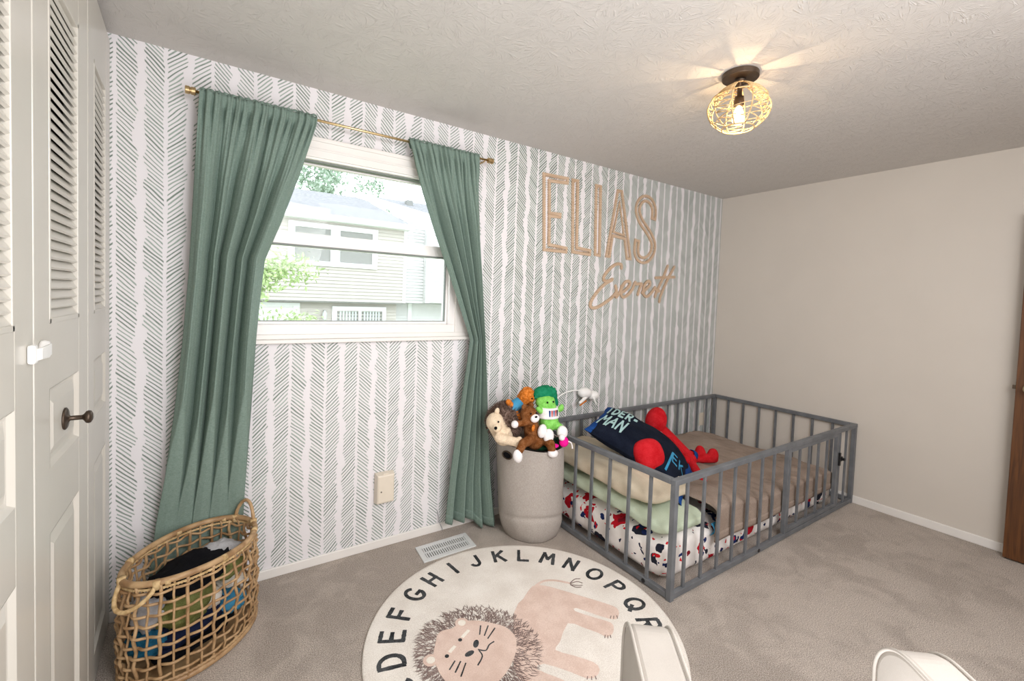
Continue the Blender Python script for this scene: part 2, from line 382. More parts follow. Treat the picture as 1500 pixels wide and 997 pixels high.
struct('trim_1', MB().box((-.075, -2.11, 2.425), (-.03, -.015, 2.439)), M_DARK)  # strip in the gap over the doors, its shade painted on as dark colour
def base(name, a, b, mat=M_TRIM): return struct(name, MB().box(a, b), mat, bevel=.004)
base('baseboard_far', (.0, -.013, 0), (W-.001, 0, .048)); base('baseboard_right', (W-.013, -3.59, 0), (W, -.014, .056)); base('baseboard_near', (0, -3.6, 0), (W-.014, -3.587, .056))
base('baseboard_left', (0, -3.586, 0), (.013, -2.24, .056))

# ------------------------------------------------------------------ window
win = thing('window_1', (1.02, 0, 1.17), kind='structure')
cs = MB()
CX0, CX1 = .36, 1.668
cs.box((CX0, -.018, 2.10), (CX1, 0, 2.195)).box((1.575, -.018, 1.215), (CX1, 0, 2.10)).box((CX0, -.018, 1.215), (.455, 0, 2.10)).box((CX0, -.018, 1.19), (CX1, 0, 1.215))
obj('casing', cs, M_TRIM, win, bevel=.003)
obj('casing_moulding', MB().box((CX0-.004, -.026, 2.178), (CX1+.004, -.001, 2.199)).box((CX0+.01, -.023, 2.135), (CX1-.01, -.016, 2.145)), M_TRIM, win, bevel=.003)
obj('sill', MB().box((CX0-.006, -.034, 1.170), (CX1+.006, -.001, 1.190)), M_TRIM, win, bevel=.004)
G0, G1 = .50, 1.535
fr = MB()
fr.box((WX0, -.008, WZ0+.001), (WX1, .10, 1.262)).box((WX0, -.008, 2.09), (WX1, .10, WZ1-.001)).box((WX0+.001, -.008, 1.262), (G0, .10, 2.09)).box((G1, -.008, 1.262), (WX1-.001, .10, 2.09))
obj('frame', fr, M_VINYL, win, bevel=.003)
lo = MB().box((G0, .018, 1.262), (G1, .045, 1.277)).box((G0, .018, 1.277), (G0+.012, .045, 1.66)).box((G1-.012, .018, 1.277), (G1, .045, 1.66)).box((G0, .010, 1.662), (G1, .045, 1.722))
obj('lower_sash', lo, M_VINYL, win, bevel=.002)
obj('upper_sash', MB().box((G0, .055, 1.655), (G1, .085, 1.70)).box((G0, .055, 2.075), (G1, .085, 2.09)).box((G0, .055, 1.70), (G0+.012, .085, 2.075)).box((G1-.012, .055, 1.70), (G1, .085, 2.075)), M_VINYL, win, bevel=.002)
obj('glazing_seal', MB().box((G0, .012, 2.083), (G1, .052, 2.0895)).box((G0+.012, .020, 1.277), (G1-.012, .040, 1.281)).box((G1-.0165, .020, 1.281), (G1-.012, .040, 1.660)).box((G0+.012, .009, 1.6545), (G1-.012, .044, 1.6618)), M_GASK, win)
obj('pane', MB().box((G0+.012, .028, 1.277), (G1-.012, .032, 1.662)), M_GLASS, win)
obj('pane', MB().box((G0+.012, .066, 1.70), (G1-.012, .070, 2.075)), M_GLASS, win)

# ------------------------------------------------------------------ bifold closet leaves
slat_me = None
def leaf(name, y0, y1, x0, x1, slots=True):
    """leaf hinged in the closet front, room side towards +x; from (x0, y0) to (x1, y1)"""
    L = sqrt((y1-y0)**2+(x1-x0)**2); th = atan2(x0-x1, y1-y0)
    R = rz(th); o = Vector((x0, y0, .012)); T = .034; ztop = 2.396; sw = .115
    def P(u, d, z): return o+R @ Vector((-T+d, u, z))
    def bx(mb, u0, u1, d0, d1, z0, z1):
        return mb.add([P(u, d, z) for z in (z0, z1) for u, d in ((u0, d0), (u1, d0), (u1, d1), (u0, d1))], [(0, 3, 2, 1), (4, 5, 6, 7), (0, 1, 5, 4), (1, 2, 6, 5), (2, 3, 7, 6), (3, 0, 4, 7)])
    d = thing(name, o, kind='structure')
    for u0, u1 in ((0, sw), (L-sw, L)): obj('stile', bx(MB(), u0, u1, 0, T, 0, ztop), M_CLOS, d, bevel=.0025)
    for z0, z1 in ((0, .11), (.79, .955), (1.155, 1.315), (2.17, ztop)): obj('rail', bx(MB(), sw, L-sw, .0005, T-.0005, z0, z1), M_CLOS, d)
    mo = MB()
    for z0, z1 in ((1.315, 2.17),):                                   # beads round the louvres
        for a in ((sw, sw+.012, z0, z1), (L-sw-.012, L-sw, z0, z1), (sw, L-sw, z0, z0+.014), (sw, L-sw, z1-.014, z1)): bx(mo, a[0], a[1], .004, T+.0012, a[2], a[3])
    obj('louvre_bead', mo, M_CLOS, d, bevel=.002)
    for z0, z1 in ((.11, .79), (.955, 1.155)):                         # raised panels: sloped shoulders round a flat field
        p = MB(); ring = []
        for ins, dep in ((0, T), (.010, T-.010), (.018, T-.012), (.045, T-.003), (.046, T-.003)):
            ring.append([P(u, dep, z) for u, z in ((sw+ins, z0+ins), (L-sw-ins, z0+ins), (L-sw-ins, z1-ins), (sw+ins, z1-ins))])
        vs = [q for r in ring for q in r]; fs = []
        for i in range(4):
            for k in range(4): fs.append((i*4+k, i*4+(k+1) % 4, i*4+4+(k+1) % 4, i*4+4+k))
        fs.append((16, 17, 18, 19)); p.add(vs, fs); bx(p, sw, L-sw, .002, .012, z0, z1)
        obj('raised_panel', p, M_CLOS, d)
    n = 33; pitch = (2.156-1.329)/n; first = None
    for i in range(n):
        z = 1.329+(i+.5)*pitch
        if first is None:
            q = MB(); a = radians(34); hw = .0170; tt = .0039; c = Vector((T*.5, 0, 0))
            vs = []
            for u in (sw+.010, L-sw-.010):
                for e, f in ((-hw, -tt), (hw, -tt), (hw, tt), (-hw, tt)):
                    dd = T*.5+.004+e*sin(a)*1.0+f*cos(a); zz = -e*cos(a)+f*sin(a); vs.append(P(u, dd, z+zz))
            q.add(vs, [(0, 1, 2, 3), (7, 6, 5, 4), (0, 4, 5, 1), (1, 5, 6, 2), (2, 6, 7, 3), (3, 7, 4, 0)])
            first = obj('slat', q, M_CLOS, d)
        else: clone(first, (0, 0, i*pitch))
    return d, P, L
leaf('door_2', -2.100, -1.577, .02, .02)
leaf('door_3', -1.568, -1.037, .02, .02)
d4, P4, L4 = leaf('door_4', -1.030, -.508, .02, .02)
leaf('door_5', -.502, -.004, .02, .001)
kc = P4(.262, .031, 1.045)
kn = MB(); kn.lathe([(.001, 0), (.030, 0), (.0305, .003), (.026, .006), (.012, .008), (.0065, .012), (.0065, .036), (.010, .040), (.0165, .044), (.018, .049), (.0165, .054), (.010, .0575), (.001, .058)], kc, 24, axis=(1, 0, 0))
obj('knob', kn, M_BRONZE, d4, smooth=True)

# child-proof strap latch across the leaves
lt = thing('strap_latch', (.023, -1.035, 1.27), 'white plastic child-proof strap latch bridging the gap between two closet doors', 'latch')
lt1 = MB().box((.0205, -1.085, 1.250), (.034, -1.060, 1.292)); obj('latch_pad', lt1, M_PLAST, lt, bevel=.005)
lt2 = MB().lathe([(.021, 0), (.022, .006), (.019, .014), (.010, .0165), (.001, .0168)], (.0205, -.985, 1.272), 24, axis=(1, 0, 0)); obj('latch_pad', lt2, M_PLAST, lt, smooth=True)
lt3 = MB(); P_ = [(.031, -1.075, 1.270), (.036, -1.055, 1.271), (.037, -1.03, 1.272), (.037, -1.005, 1.273), (.036, -.985, 1.273)]
lt3.add([(x+dx, y, z+dz) for x, y, z in P_ for dx, dz in ((0, -.013), (.003, -.013), (.003, .013), (0, .013))], [(0, 3, 2, 1), (16, 17, 18, 19)]+[(i*4+k, i*4+(k+1) % 4, i*4+4+(k+1) % 4, i*4+4+k) for i in range(4) for k in range(4)])
obj('strap', lt3, M_PLAST, lt)

# ------------------------------------------------------------------ brown entry door standing open against the right wall
dr = thing('door_1', (4.262, -1.945, .01), kind='structure')
obj('door_leaf', MB().box((4.252, -2.745, .010), (4.288, -1.945, 2.045)), M_BROWN, dr, bevel=.002)
obj('latch_bolt', MB().box((4.262, -1.946, 1.008), (4.278, -1.930, 1.030)).box((4.257, -1.9462, .985), (4.283, -1.944, 1.053)), M_BRONZE, dr, bevel=.001)
obj('door_knob', MB().lathe([(.001, 0), (.031, 0), (.032, .003), (.025, .007), (.012, .010), (.011, .028), (.019, .034), (.026, .044), (.0265, .052), (.022, .060), (.012, .0645), (.001, .0655)], (4.252, -2.005, 1.02), 28, axis=(-1, 0, 0)), M_KNOBB, dr, smooth=True)

# ------------------------------------------------------------------ ceiling lamp
LX, LY = 2.248, -1.341
lamp = thing('ceiling_lamp', (LX, LY, H), 'round woven rope ceiling lamp on a dark metal canopy, lit', 'lamp')
obj('canopy', MB().lathe([(.071, 0), (.0735, -.002), (.0735, -.020), (.071, -.023), (.001, -.023)], (LX, LY, H-.0005), 40), M_BRONZE, lamp)
obj('socket', MB().lathe([(.022, 0), (.022, -.012), (.010, -.014), (.010, -.072), (.019, -.076), (.021, -.110), (.017, -.118), (.001, -.119)], (LX, LY, H-.0235), 20), M_BRONZE, lamp, smooth=True)
obj('bulb', MB().lathe([(.012, 0), (.014, -.006), (.021, -.024), (.0255, -.044), (.024, -.060), (.015, -.074), (.001, -.079)], (LX, LY, H-.143), 18), M_BGLASS, lamp, smooth=True)
obj('filament', MB().lathe([(.001, 0), (.010, -.003), (.012, -.015), (.010, -.030), (.001, -.033)], (LX, LY, H-.172), 12), M_BULB, lamp, smooth=True)
def cr(t): # cage radius at height fraction 0 (bottom) .. 1 (top)
    return interp([(0, .064), (.06, .082), (.2, .110), (.38, .1245), (.52, .1255), (.68, .113), (.82, .088), (.93, .058), (1, .036)], t)
ZB, ZT = 2.205, 2.392
def cp(t, a): z = ZB+(ZT-ZB)*t; r = cr(t); return Vector((LX+r*cos(a), LY+r*sin(a), z))
NG = 10; A0 = radians(18)
obj('top_ring', MB().tube([cp(1, 2*pi*k/24) for k in range(24)], .003, 8, True), M_ROPE, lamp, smooth=True)
obj('bottom_ring', MB().tube([cp(0, 2*pi*k/32) for k in range(32)], .0032, 8, True), M_ROPE, lamp, smooth=True)
obj('middle_ring', MB().tube([cp(.70, 2*pi*k/40) for k in range(40)], .0024, 6, True), M_ROPE, lamp, smooth=True)
obj('spider_arm', MB().tube([(LX-.036, LY, ZT), (LX, LY, ZT-.002), (LX+.036, LY, ZT)], .002, 6).tube([(LX, LY-.036, ZT), (LX, LY, ZT-.002), (LX, LY+.036, ZT)], .002, 6), M_BRONZE, lamp)
for g in range(NG):
    a = A0+2*pi*g/NG
    obj('rib', MB().tube([cp(k/14, a) for k in range(15)], .0030, 7), M_ROPE, lamp, smooth=True)
    lat = MB(); da = 2*pi/NG
    if g % 2 == 0:
        n = 11
        for k in range(n):
            t0, t1 = .04+.64*k/n, .04+.64*(k+1)/n
            e0, e1 = (a+.03, a+da-.03) if k % 2 == 0 else (a+da-.03, a+.03)
            lat.tube([cp(t0+(t1-t0)*q/4, e0+(e1-e0)*q/4) for q in range(5)], .0025, 6)
        for k in range(8):
            t0 = .72+.034*k; lat.tube([cp(t0, a+.03+(da-.06)*q/4) for q in range(5)], .0031, 6)
    else:
        for t0, t1 in ((.08, .16), (.16, .10), (.30, .36)):
            lat.tube([cp(t0+(t1-t0)*q/4, a+.03+(da-.06)*q/4) for q in range(5)], .0017, 6)
    obj('lattice', lat, M_ROPE, lamp, smooth=True)

# ------------------------------------------------------------------ floor register
v0, vu, vv = Vector((1.304, -.277, 0)), Vector((.322, .003, 0)), Vector((.012, .158, 0))
vr = thing('floor_register', (1.47, -.198, 0), 'white metal slotted floor register in the carpet beside the round rug', 'register')
def VP(s, t, z): return v0+vu*s+vv*t+Vector((0, 0, z))
fm = MB(); O = [(0, 0), (1, 0), (1, 1), (0, 1)]; I = [(.09, .18), (.91, .18), (.91, .82), (.09, .82)]
fm.ring(O, I, .007, lambda x, y, h: VP(x, y, h)); obj('frame', fm, M_VENT, vr, bevel=.002)
obj('duct_shade_sheet', MB().prism(I, .001, lambda x, y, h: VP(x, y, h)), M_DARK, vr)  # flat dark sheet under the slats, painting the shade of the duct
f0 = None; NS = 20
for k in range(NS):
    s = .09+.82*(k+.5)/NS
    if f0 is None: f0 = obj('slat', MB().prism([(s-.012, .18), (s+.012, .18), (s+.012, .82), (s-.012, .82)], .005, lambda x, y, h: VP(x, y, h+.0015)), M_VENT, vr); s0 = s
    else: clone(f0, vu*(s-s0))
obj('cross_bar', MB().prism([(.09, .47), (.91, .47), (.91, .53), (.09, .53)], .0055, lambda x, y, h: VP(x, y, h+.0015)), M_VENT, vr)

# ------------------------------------------------------------------ outlet covers and the bit of wire
ob = thing('outlet_cover_box', (1.165, 0, .26), 'ivory plastic box cover over an electrical outlet low on the patterned wall', 'outlet')
q = MB(); ring = []
for x0, x1, z0, z1, y in ((1.112, 1.217, .262, .432, -.001), (1.112, 1.217, .262, .432, -.012), (1.117, 1.212, .268, .426, -.045), (1.124, 1.205, .275, .419, -.049)): ring += [(x0, y, z0), (x1, y, z0), (x1, y, z1), (x0, y, z1)]
q.add(ring, [(i*4+k, i*4+(k+1) % 4, i*4+4+(k+1) % 4, i*4+4+k) for i in range(3) for k in range(4)]+[(12, 13, 14, 15), (0, 1, 2, 3)]); obj('cover', q, M_IVORY, ob, bevel=.002)
obj('screw_hole', MB().lathe([(.001, 0), (.004, 0), (.004, .001), (.001, .001)], (1.138, -.0495, .335), 10, axis=(0, -1, 0)), M_BRONZE, ob)
obj('release_tab', MB().box((1.150, -.040, .425), (1.180, -.026, .433)), M_IVORY, ob, bevel=.002)
op = thing('outlet_plate', (4.185, 0, .30), 'plain ivory outlet plate low on the patterned wall behind the bed rails', 'outlet')
obj('plate', MB().box((4.150, -.006, .305), (4.222, -.0005, .425)), M_IVORY, op, bevel=.002)
for z in (.335, .395): obj('socket_face', MB().lathe([(.001, 0), (.015, 0), (.015, .002), (.001, .002)], (4.186, -.006, z), 16, axis=(0, -1, 0)), M_IVORY, op)
tag(obj('wire', MB().tube(catmull([(1.500, -.006, .125), (1.507, -.012, .09), (1.512, -.016, .055), (1.528, -.018, .020), (1.531, -.02, .004)], 5), .0022, 6), M_LGREY, smooth=True), 'short thin grey wire hanging over the baseboard left of the right curtain', 'wire')

# ------------------------------------------------------------------ curtain rod
RY, RZ = -.080, 2.260
rod = thing('curtain_rod', (1.01, RY, RZ), 'thin brass curtain rod mounted above the window', 'curtain rod')
obj('pole', MB().tube([(.285, RY, RZ), (1.73, RY, RZ)], .0065, 12), M_BRASS, rod, smooth=True)
for x, s in ((.285, -1), (1.73, 1)):
    obj('finial', MB().lathe([(.001, 0), (.013, 0), (.0160, .002), (.0160, .016), (.0135, .018), (.0135, .021), (.0165, .023), (.0165, .036), (.014, .038), (.001, .038)], (x-s*.002, RY, RZ), 18, axis=(s, 0, 0)), M_BRASS, rod, smooth=False)
for x in (.305, 1.708): obj('bracket', MB().box((x-.004, RY, RZ-.014), (x+.004, -.002, RZ-.007)).box((x-.008, -.004, RZ-.035), (x+.008, -.0005, RZ+.02)), M_BRASS, rod)

# ------------------------------------------------------------------ curtains
def curtain(name, lt, rt_, folds, seed, amp, zbot, label, cat_, ymid, front=-9):
    t = thing(name, ((interp(lt, .1)+interp(rt_, .1))/2, ymid, .02), label, cat_)
    def fold(s, z):
        f = 0
        for c, w, h_ in folds:      # each fold: centre, width, height, drifting with z
            cc = c+.012*nz(c*9, z*1.3, seed); f = max(f, h_*max(0, 1-abs((s-cc)/w))**.55)
        return f
    def pt(s, v):
        z = 2.272+(zbot(s)-2.272)*v
        g = max(0, min(1, (2.26-z)/.45)); g = g*g*(3-2*g)
        gs = s+.022*nz(s*9, 0, seed); pk = 1+.9*exp(-((z-2.19)/.05)**2)
        ga = (abs(sin(gs*pi*13+seed))**.6-.5)*.022*pk+.004*sin(s*2*pi*31+1.3*seed)
        ga += .004*nz(s*30, z*10, seed)
        xl, xr = interp(lt, z), interp(rt_, z)
        k = fold(s, z); wid = xr-xl
        x = xl+wid*s+.010*nz(s*4, z*1.5, seed+3)*g*(1 if .02 < s < .98 else .2)
        y = ymid-ga*(1-g*.85)-(k-.35)*amp*(.25+.75*g)+.006*nz(s*7, z*2.5, seed+5)*g
        if z > 2.225: y = min(y, RY-.0085)
        y += .006*exp(-((z-2.234)/.005)**2)
        fr_l = front if z < .42 else -9 if z > 1.2 else front-(z-.42)*.13
        y = max(y, fr_l+.012*max(0, k-.5)*-1)
        return (x, min(y, -.036), z+(.006*nz(s*18, 0, seed) if v < .001 else 0))
    o = obj('panel', MB().grid(pt, 150, 150), M_CURT, t, smooth=True, solid=.0016)
    def back(s, v):                 # rear of the rod pocket
        z = 2.278-.05*v; return (interp(lt, z)+(interp(rt_, z)-interp(lt, z))*s, RY+.0085+.0035*sin(s*2*pi*15+seed+1), z+(.005*nz(s*20, 3, seed) if v < .01 else 0))
    obj('rod_pocket', MB().grid(back, 110, 5), M_CURT, t, smooth=True, solid=.0012)
    def ruf(s, v):                  # small ruffle standing above the rod
        z = 2.2725+.010*v+.0035*nz(s*22, v*2, seed+2); return (interp(lt, 2.26)+(interp(rt_, 2.26)-interp(lt, 2.26))*s, RY-.0085+.017*(1-v)*0+.007*sin(s*2*pi*17+seed)*v+.004*v, z)
    obj('heading', MB().grid(ruf, 140, 5), M_CURT, t, smooth=True, solid=.0012)
    def hem(s, v):                  # stitched hem band
        x, y, z = pt(s, 1); x2, y2, z2 = pt(s, .975); return (x+(x2-x)*v, (y+(y2-y)*v)-.0022, z+(z2-z)*v)
    obj('hem', MB().grid(hem, 150, 4), M_CURT, t, smooth=True, solid=.0012)
    return t
curtain('curtain', [(2.26, .300), (2.07, .291), (1.78, .279), (1.49, .267), (1.2, .248), (.9, .222), (.62, .192), (.41, .160), (.02, .12)],
        [(2.26, .765), (2.23, .762), (1.984, .694), (1.766, .625), (1.568, .553), (1.38, .535), (1.19, .521), (.876, .505), (.56, .487), (.02, .470)],
        [(.09, .13, 1), (.30, .10, .8), (.49, .10, 1), (.68, .10, .85), (.89, .13, 1)], 1.7, .105, lambda s: .022, 'long sage green curtain left of the window, hanging behind the wicker basket', 'curtain', -.082, front=-.072)
curtain('curtain', [(2.26, 1.229), (2.0, 1.314), (1.77, 1.402), (1.487, 1.519), (1.177, 1.643), (1.0, 1.622), (.68, 1.578), (.355, 1.535), (.09, 1.512), (.0, 1.510)],
        [(2.26, 1.668), (1.78, 1.695), (1.16, 1.732), (.737, 1.774), (.30, 1.825), (.0, 1.872)],
        [(.08, .11, .8), (.28, .10, 1), (.47, .10, .9), (.65, .09, .8), (.86, .13, 1.05)], 4.1, .095, lambda s: .085-.073*(lambda q: q*q*(3-2*q))(max(0, min(1, (s-.48)/.16))), 'long sage green curtain right of the window, swept back beside the canvas hamper', 'curtain', -.085)

# ================================================================== round alphabet rug (flat woven print as thin pile on the rug)
RX, RY_, RR = 1.479, -.962, .665
rug = thing('round_rug', (RX, RY_, 0), 'round cream alphabet rug with a peach lion, lying on the carpet', 'rug')
rm = MB(); rm.lathe([(RR-.004, .0005), (RR, .004), (RR-.001, .009), (RR-.006, .0115), (RR-.02, .012), (.001, .012)], (RX, RY_, 0), 120)
obj('pile', rm, M_RUG, rug, smooth=True)
def rf(z0): return lambda x, y, h: (RX+x, RY_+y, z0+h)
def jit(P, a=.0012): return [(x+random.uniform(-a, a), y+random.uniform(-a, a)) for x, y in P]
def ribbon(mb, pts, w, z0, up=.0012, f=None, ends=0, j=.0007):
    """constant-width stroke as a thin strip"""
    P = [Vector((p[0], p[1])) for p in pts]; Lf = []; Rt = []
    for i, p in enumerate(P):
        t = (P[min(i+1, len(P)-1)]-P[max(i-1, 0)]).normalized(); n = Vector((-t.y, t.x)); ww = w*(1+random.uniform(-.12, .12) if j else 1)/2
        e = t*ends*(-1 if i == 0 else 1 if i == len(P)-1 else 0)
        Lf.append(p+n*ww+e); Rt.append(p-n*ww+e)
    f = f or rf(z0)
    for i in range(len(P)-1):
        q = [Lf[i], Rt[i], Rt[i+1], Lf[i+1]]
        mb.prism([(a.x, a.y) for a in q], up, f)
def dens(pts, k=5, smooth=True):
    if smooth and len(pts) > 2: return [(p.x, p.y) for p in catmull(pts, k)]
    out = []
    for a, b in zip(pts, pts[1:]): out += [(a[0]+(b[0]-a[0])*q/k, a[1]+(b[1]-a[1])*q/k) for q in range(k)]
    return out+[pts[-1]]
def arc(cx, cy, rx_, ry_, a0, a1, n=14): return [(cx+rx_*cos(radians(a0+(a1-a0)*i/n)), cy+ry_*sin(radians(a0+(a1-a0)*i/n))) for i in range(n+1)]
FONT = {  # strokes in a 0..0.7 x 0..1 cell
 'A': [[(0, 0), (.35, 1)], [(.35, 1), (.7, 0)], [(.14, .35), (.56, .35)]], 'B': [[(.05, 0), (.05, 1)], [(.05, 1), (.35, 1)]+arc(.35, .76, .25, .24, 90, -90)+[(.05, .52)], [(.05, .52), (.38, .52)]+arc(.38, .26, .28, .26, 90, -90)+[(.05, 0)]],
 'C': [arc(.38, .5, .36, .5, 45, 315, 20)], 'D': [[(.05, 0), (.05, 1)], [(.05, 1), (.25, 1)]+arc(.25, .5, .43, .5, 90, -90, 16)+[(.05, 0)]],
 'E': [[(.05, 0), (.05, 1)], [(.05, 1), (.6, 1)], [(.05, .52), (.52, .52)], [(.05, 0), (.62, 0)]], 'F': [[(.05, 0), (.05, 1)], [(.05, 1), (.6, 1)], [(.05, .52), (.5, .52)]],
 'G': [arc(.38, .5, .36, .5, 45, 345, 20), [(.42, .42), (.73, .42)]], 'H': [[(.05, 0), (.05, 1)], [(.62, 0), (.62, 1)], [(.05, .5), (.62, .5)]], 'I': [[(.35, 0), (.35, 1)]],
 'J': [[(.5, 1), (.5, .28)]+arc(.26, .28, .24, .28, 0, -170, 10)], 'K': [[(.05, 0), (.05, 1)], [(.6, 1), (.08, .45)], [(.25, .6), (.65, 0)]], 'L': [[(.08, 1), (.08, 0)], [(.08, 0), (.62, 0)]],
 'M': [[(0, 0), (.1, 1)], [(.1, 1), (.37, .4)], [(.37, .4), (.64, 1)], [(.64, 1), (.74, 0)]], 'N': [[(.05, 0), (.05, 1)], [(.05, 1), (.62, 0)], [(.62, 0), (.62, 1)]], 'O': [arc(.37, .5, .36, .48, 0, 360, 26)],
 'P': [[(.05, 0), (.05, 1)], [(.05, 1), (.35, 1)]+arc(.35, .74, .28, .26, 90, -90)+[(.05, .48)]], 'Q': [arc(.37, .5, .37, .48, 0, 360, 26), [(.42, .3), (.72, -.03)]],
 'R': [[(.05, 0), (.05, 1)], [(.05, 1), (.35, 1)]+arc(.35, .74, .28, .26, 90, -90)+[(.05, .48)], [(.3, .48), (.65, 0)]], 'S': [arc(.35, .75, .27, .25, 40, 270, 14)+arc(.35, .25, .29, .25, 90, -140, 14)],
 'T': [[(0, 1), (.7, 1)], [(.35, 1), (.35, 0)]], 'U': [[(.05, 1), (.05, .3)]+arc(.34, .3, .29, .3, 180, 360, 12)+[(.63, 1)]], 'V': [[(0, 1), (.35, 0)], [(.35, 0), (.7, 1)]],
 'W': [[(-.05, 1), (.12, 0)], [(.12, 0), (.35, .7)], [(.35, .7), (.58, 0)], [(.58, 0), (.75, 1)]], 'X': [[(0, 0), (.65, 1)], [(0, 1), (.65, 0)]], 'Y': [[(0, 1), (.35, .5)], [(.7, 1), (.35, .5)], [(.35, .5), (.35, 0)]],
 'Z': [[(0, 1), (.65, 1)], [(.65, 1), (0, 0)], [(0, 0), (.68, 0)]], '-': [[(.1, .42), (.5, .42)]]}
for i, ch in enumerate('ABCDEFGHIJKLMNOPQRSTUVWXYZ'):
    th = radians(166.3-13.85*(i-3)); er = Vector((cos(th), sin(th))); et = Vector((sin(th), -cos(th))); hgt = .094
    lm = MB(); c = er*.557
    for si, st in enumerate(FONT[ch]):
        P = dens(st, 8, False) if len(st) == 2 else st
        ribbon(lm, [c+er*((y-.5)*hgt)+et*((x-.36)*hgt*.98) for x, y in P], .0178, .0122, .0010+.00025*si, ends=.006 if len(st) == 2 else 0)
    tag(obj('letter_print', lm, M_RBLK, rug), kind=None)
BODY=[(0.02,0.113),(0.109,0.167),(0.202,0.22),(0.254,0.195),(0.302,0.13),(0.364,0.034),(0.423,-0.058),(0.446,-0.108),(0.427,-0.14),(0.392,-0.158),(0.366,-0.142),(0.331,-0.091),(0.283,-0.01),(0.264,-0.025),(0.316,-0.107),(0.352,-0.162),(0.337,-0.193),(0.306,-0.213),(0.273,-0.212),(0.26,-0.178),(0.224,-0.117),(0.185,-0.065),(0.084,-0.131),(0.041,-0.154),(0.085,-0.214),(0.132,-0.282),(0.127,-0.318),(0.093,-0.334),(0.057,-0.323),(0.024,-0.27),(-0.041,-0.183),(-0.08,-0.191),(-0.032,-0.269),(-0.011,-0.322),(-0.04,-0.343),(-0.099,-0.285),(-0.146,-0.222),(-0.155,-0.145)]
TAIL=[(0.219,0.215),(0.276,0.223),(0.328,0.197),(0.379,0.141)]
HEAD=[(-0.354,0.135),(-0.333,0.166),(-0.304,0.176),(-0.26,0.168),(-0.21,0.181),(-0.147,0.15),(-0.103,0.107),(-0.065,0.057),(-0.057,-0.001),(-0.077,-0.047),(-0.115,-0.092),(-0.173,-0.134),(-0.224,-0.157),(-0.28,-0.168),(-0.35,-0.142),(-0.39,-0.095),(-0.405,-0.04),(-0.403,0.019),(-0.391,0.075)]
EARS=[(-0.214,0.174),(-0.41,0.058)]
EYES=[(-0.265,0.091),(-0.348,0.043)]
NOSE=[(-0.219,0.039),(-0.266,0.008)]
LINES=[[(-0.227,0.009),(-0.203,-0.012),(-0.176,0.006),(-0.149,0.011)],[(-0.226,0.002),(-0.229,-0.03),(-0.266,-0.059)],[(-0.152,0.118),(-0.182,0.074)],[(-0.124,0.101),(-0.168,0.059)],[(-0.106,0.074),(-0.164,0.038)],[(-0.331,0.006),(-0.368,-0.021)],[(-0.313,-0.007),(-0.355,-0.044)],[(-0.3,-0.025),(-0.345,-0.071)]]
CLAW=[[(0.384,-0.132),(0.368,-0.143)],[(0.394,-0.139),(0.379,-0.153)],[(0.408,-0.144),(0.396,-0.16)],[(0.276,-0.202),(0.262,-0.213)],[(0.284,-0.21),(0.271,-0.222)],[(0.294,-0.213),(0.285,-0.226)],[(0.064,-0.318),(0.053,-0.327)],[(0.077,-0.326),(0.066,-0.338)],[(0.09,-0.331),(0.083,-0.345)]]
TUFT=[[(0.379,0.141),(0.42,0.153),(0.447,0.141)],[(0.375,0.137),(0.417,0.133),(0.433,0.109)],[(0.371,0.133),(0.396,0.11),(0.421,0.096)],[(0.372,0.129),(0.382,0.102),(0.406,0.088)]]
STREAK=[[(-0.208,0.121),(-0.252,0.099)],[(-0.297,0.073),(-0.331,0.055)]]
MANE=[(-0.459,0.117),(-0.421,0.19),(-0.376,0.238),(-0.313,0.263),(-0.24,0.278),(-0.161,0.274),(-0.093,0.247),(-0.031,0.187),(0.02,0.113),(0.04,0.018),(0.03,-0.069),(-0.006,-0.146),(-0.061,-0.203),(-0.117,-0.24),(-0.474,-0.021),(-0.474,0.049)]
SE=[(2.205,2.292),(2.437,2.299),(2.434,2.248),(2.274,2.236),(2.284,2.038),(2.38,2.042),(2.379,2.003),(2.286,1.998),(2.292,1.822),(2.449,1.811),(2.447,1.765),(2.231,1.764)]
SL=[(2.465,2.297),(2.532,2.3),(2.547,1.824),(2.679,1.815),(2.677,1.765),(2.49,1.771)]
SI=[(2.694,2.298),(2.76,2.297),(2.778,1.766),(2.713,1.772)]
SA=[(2.925,2.297),(2.985,2.298),(3.122,1.769),(3.06,1.768),(3.025,1.921),(2.906,1.929),(2.882,1.768),(2.828,1.77)]
SAH=[(2.958,2.185),(3.012,1.965),(2.913,1.975)]
SS=[(3.362,2.117),(3.365,2.2),(3.323,2.262),(3.25,2.277),(3.188,2.239),(3.168,2.166),(3.216,2.087),(3.308,2.012),(3.374,1.932),(3.368,1.851),(3.298,1.787),(3.215,1.788),(3.173,1.841),(3.179,1.941)]
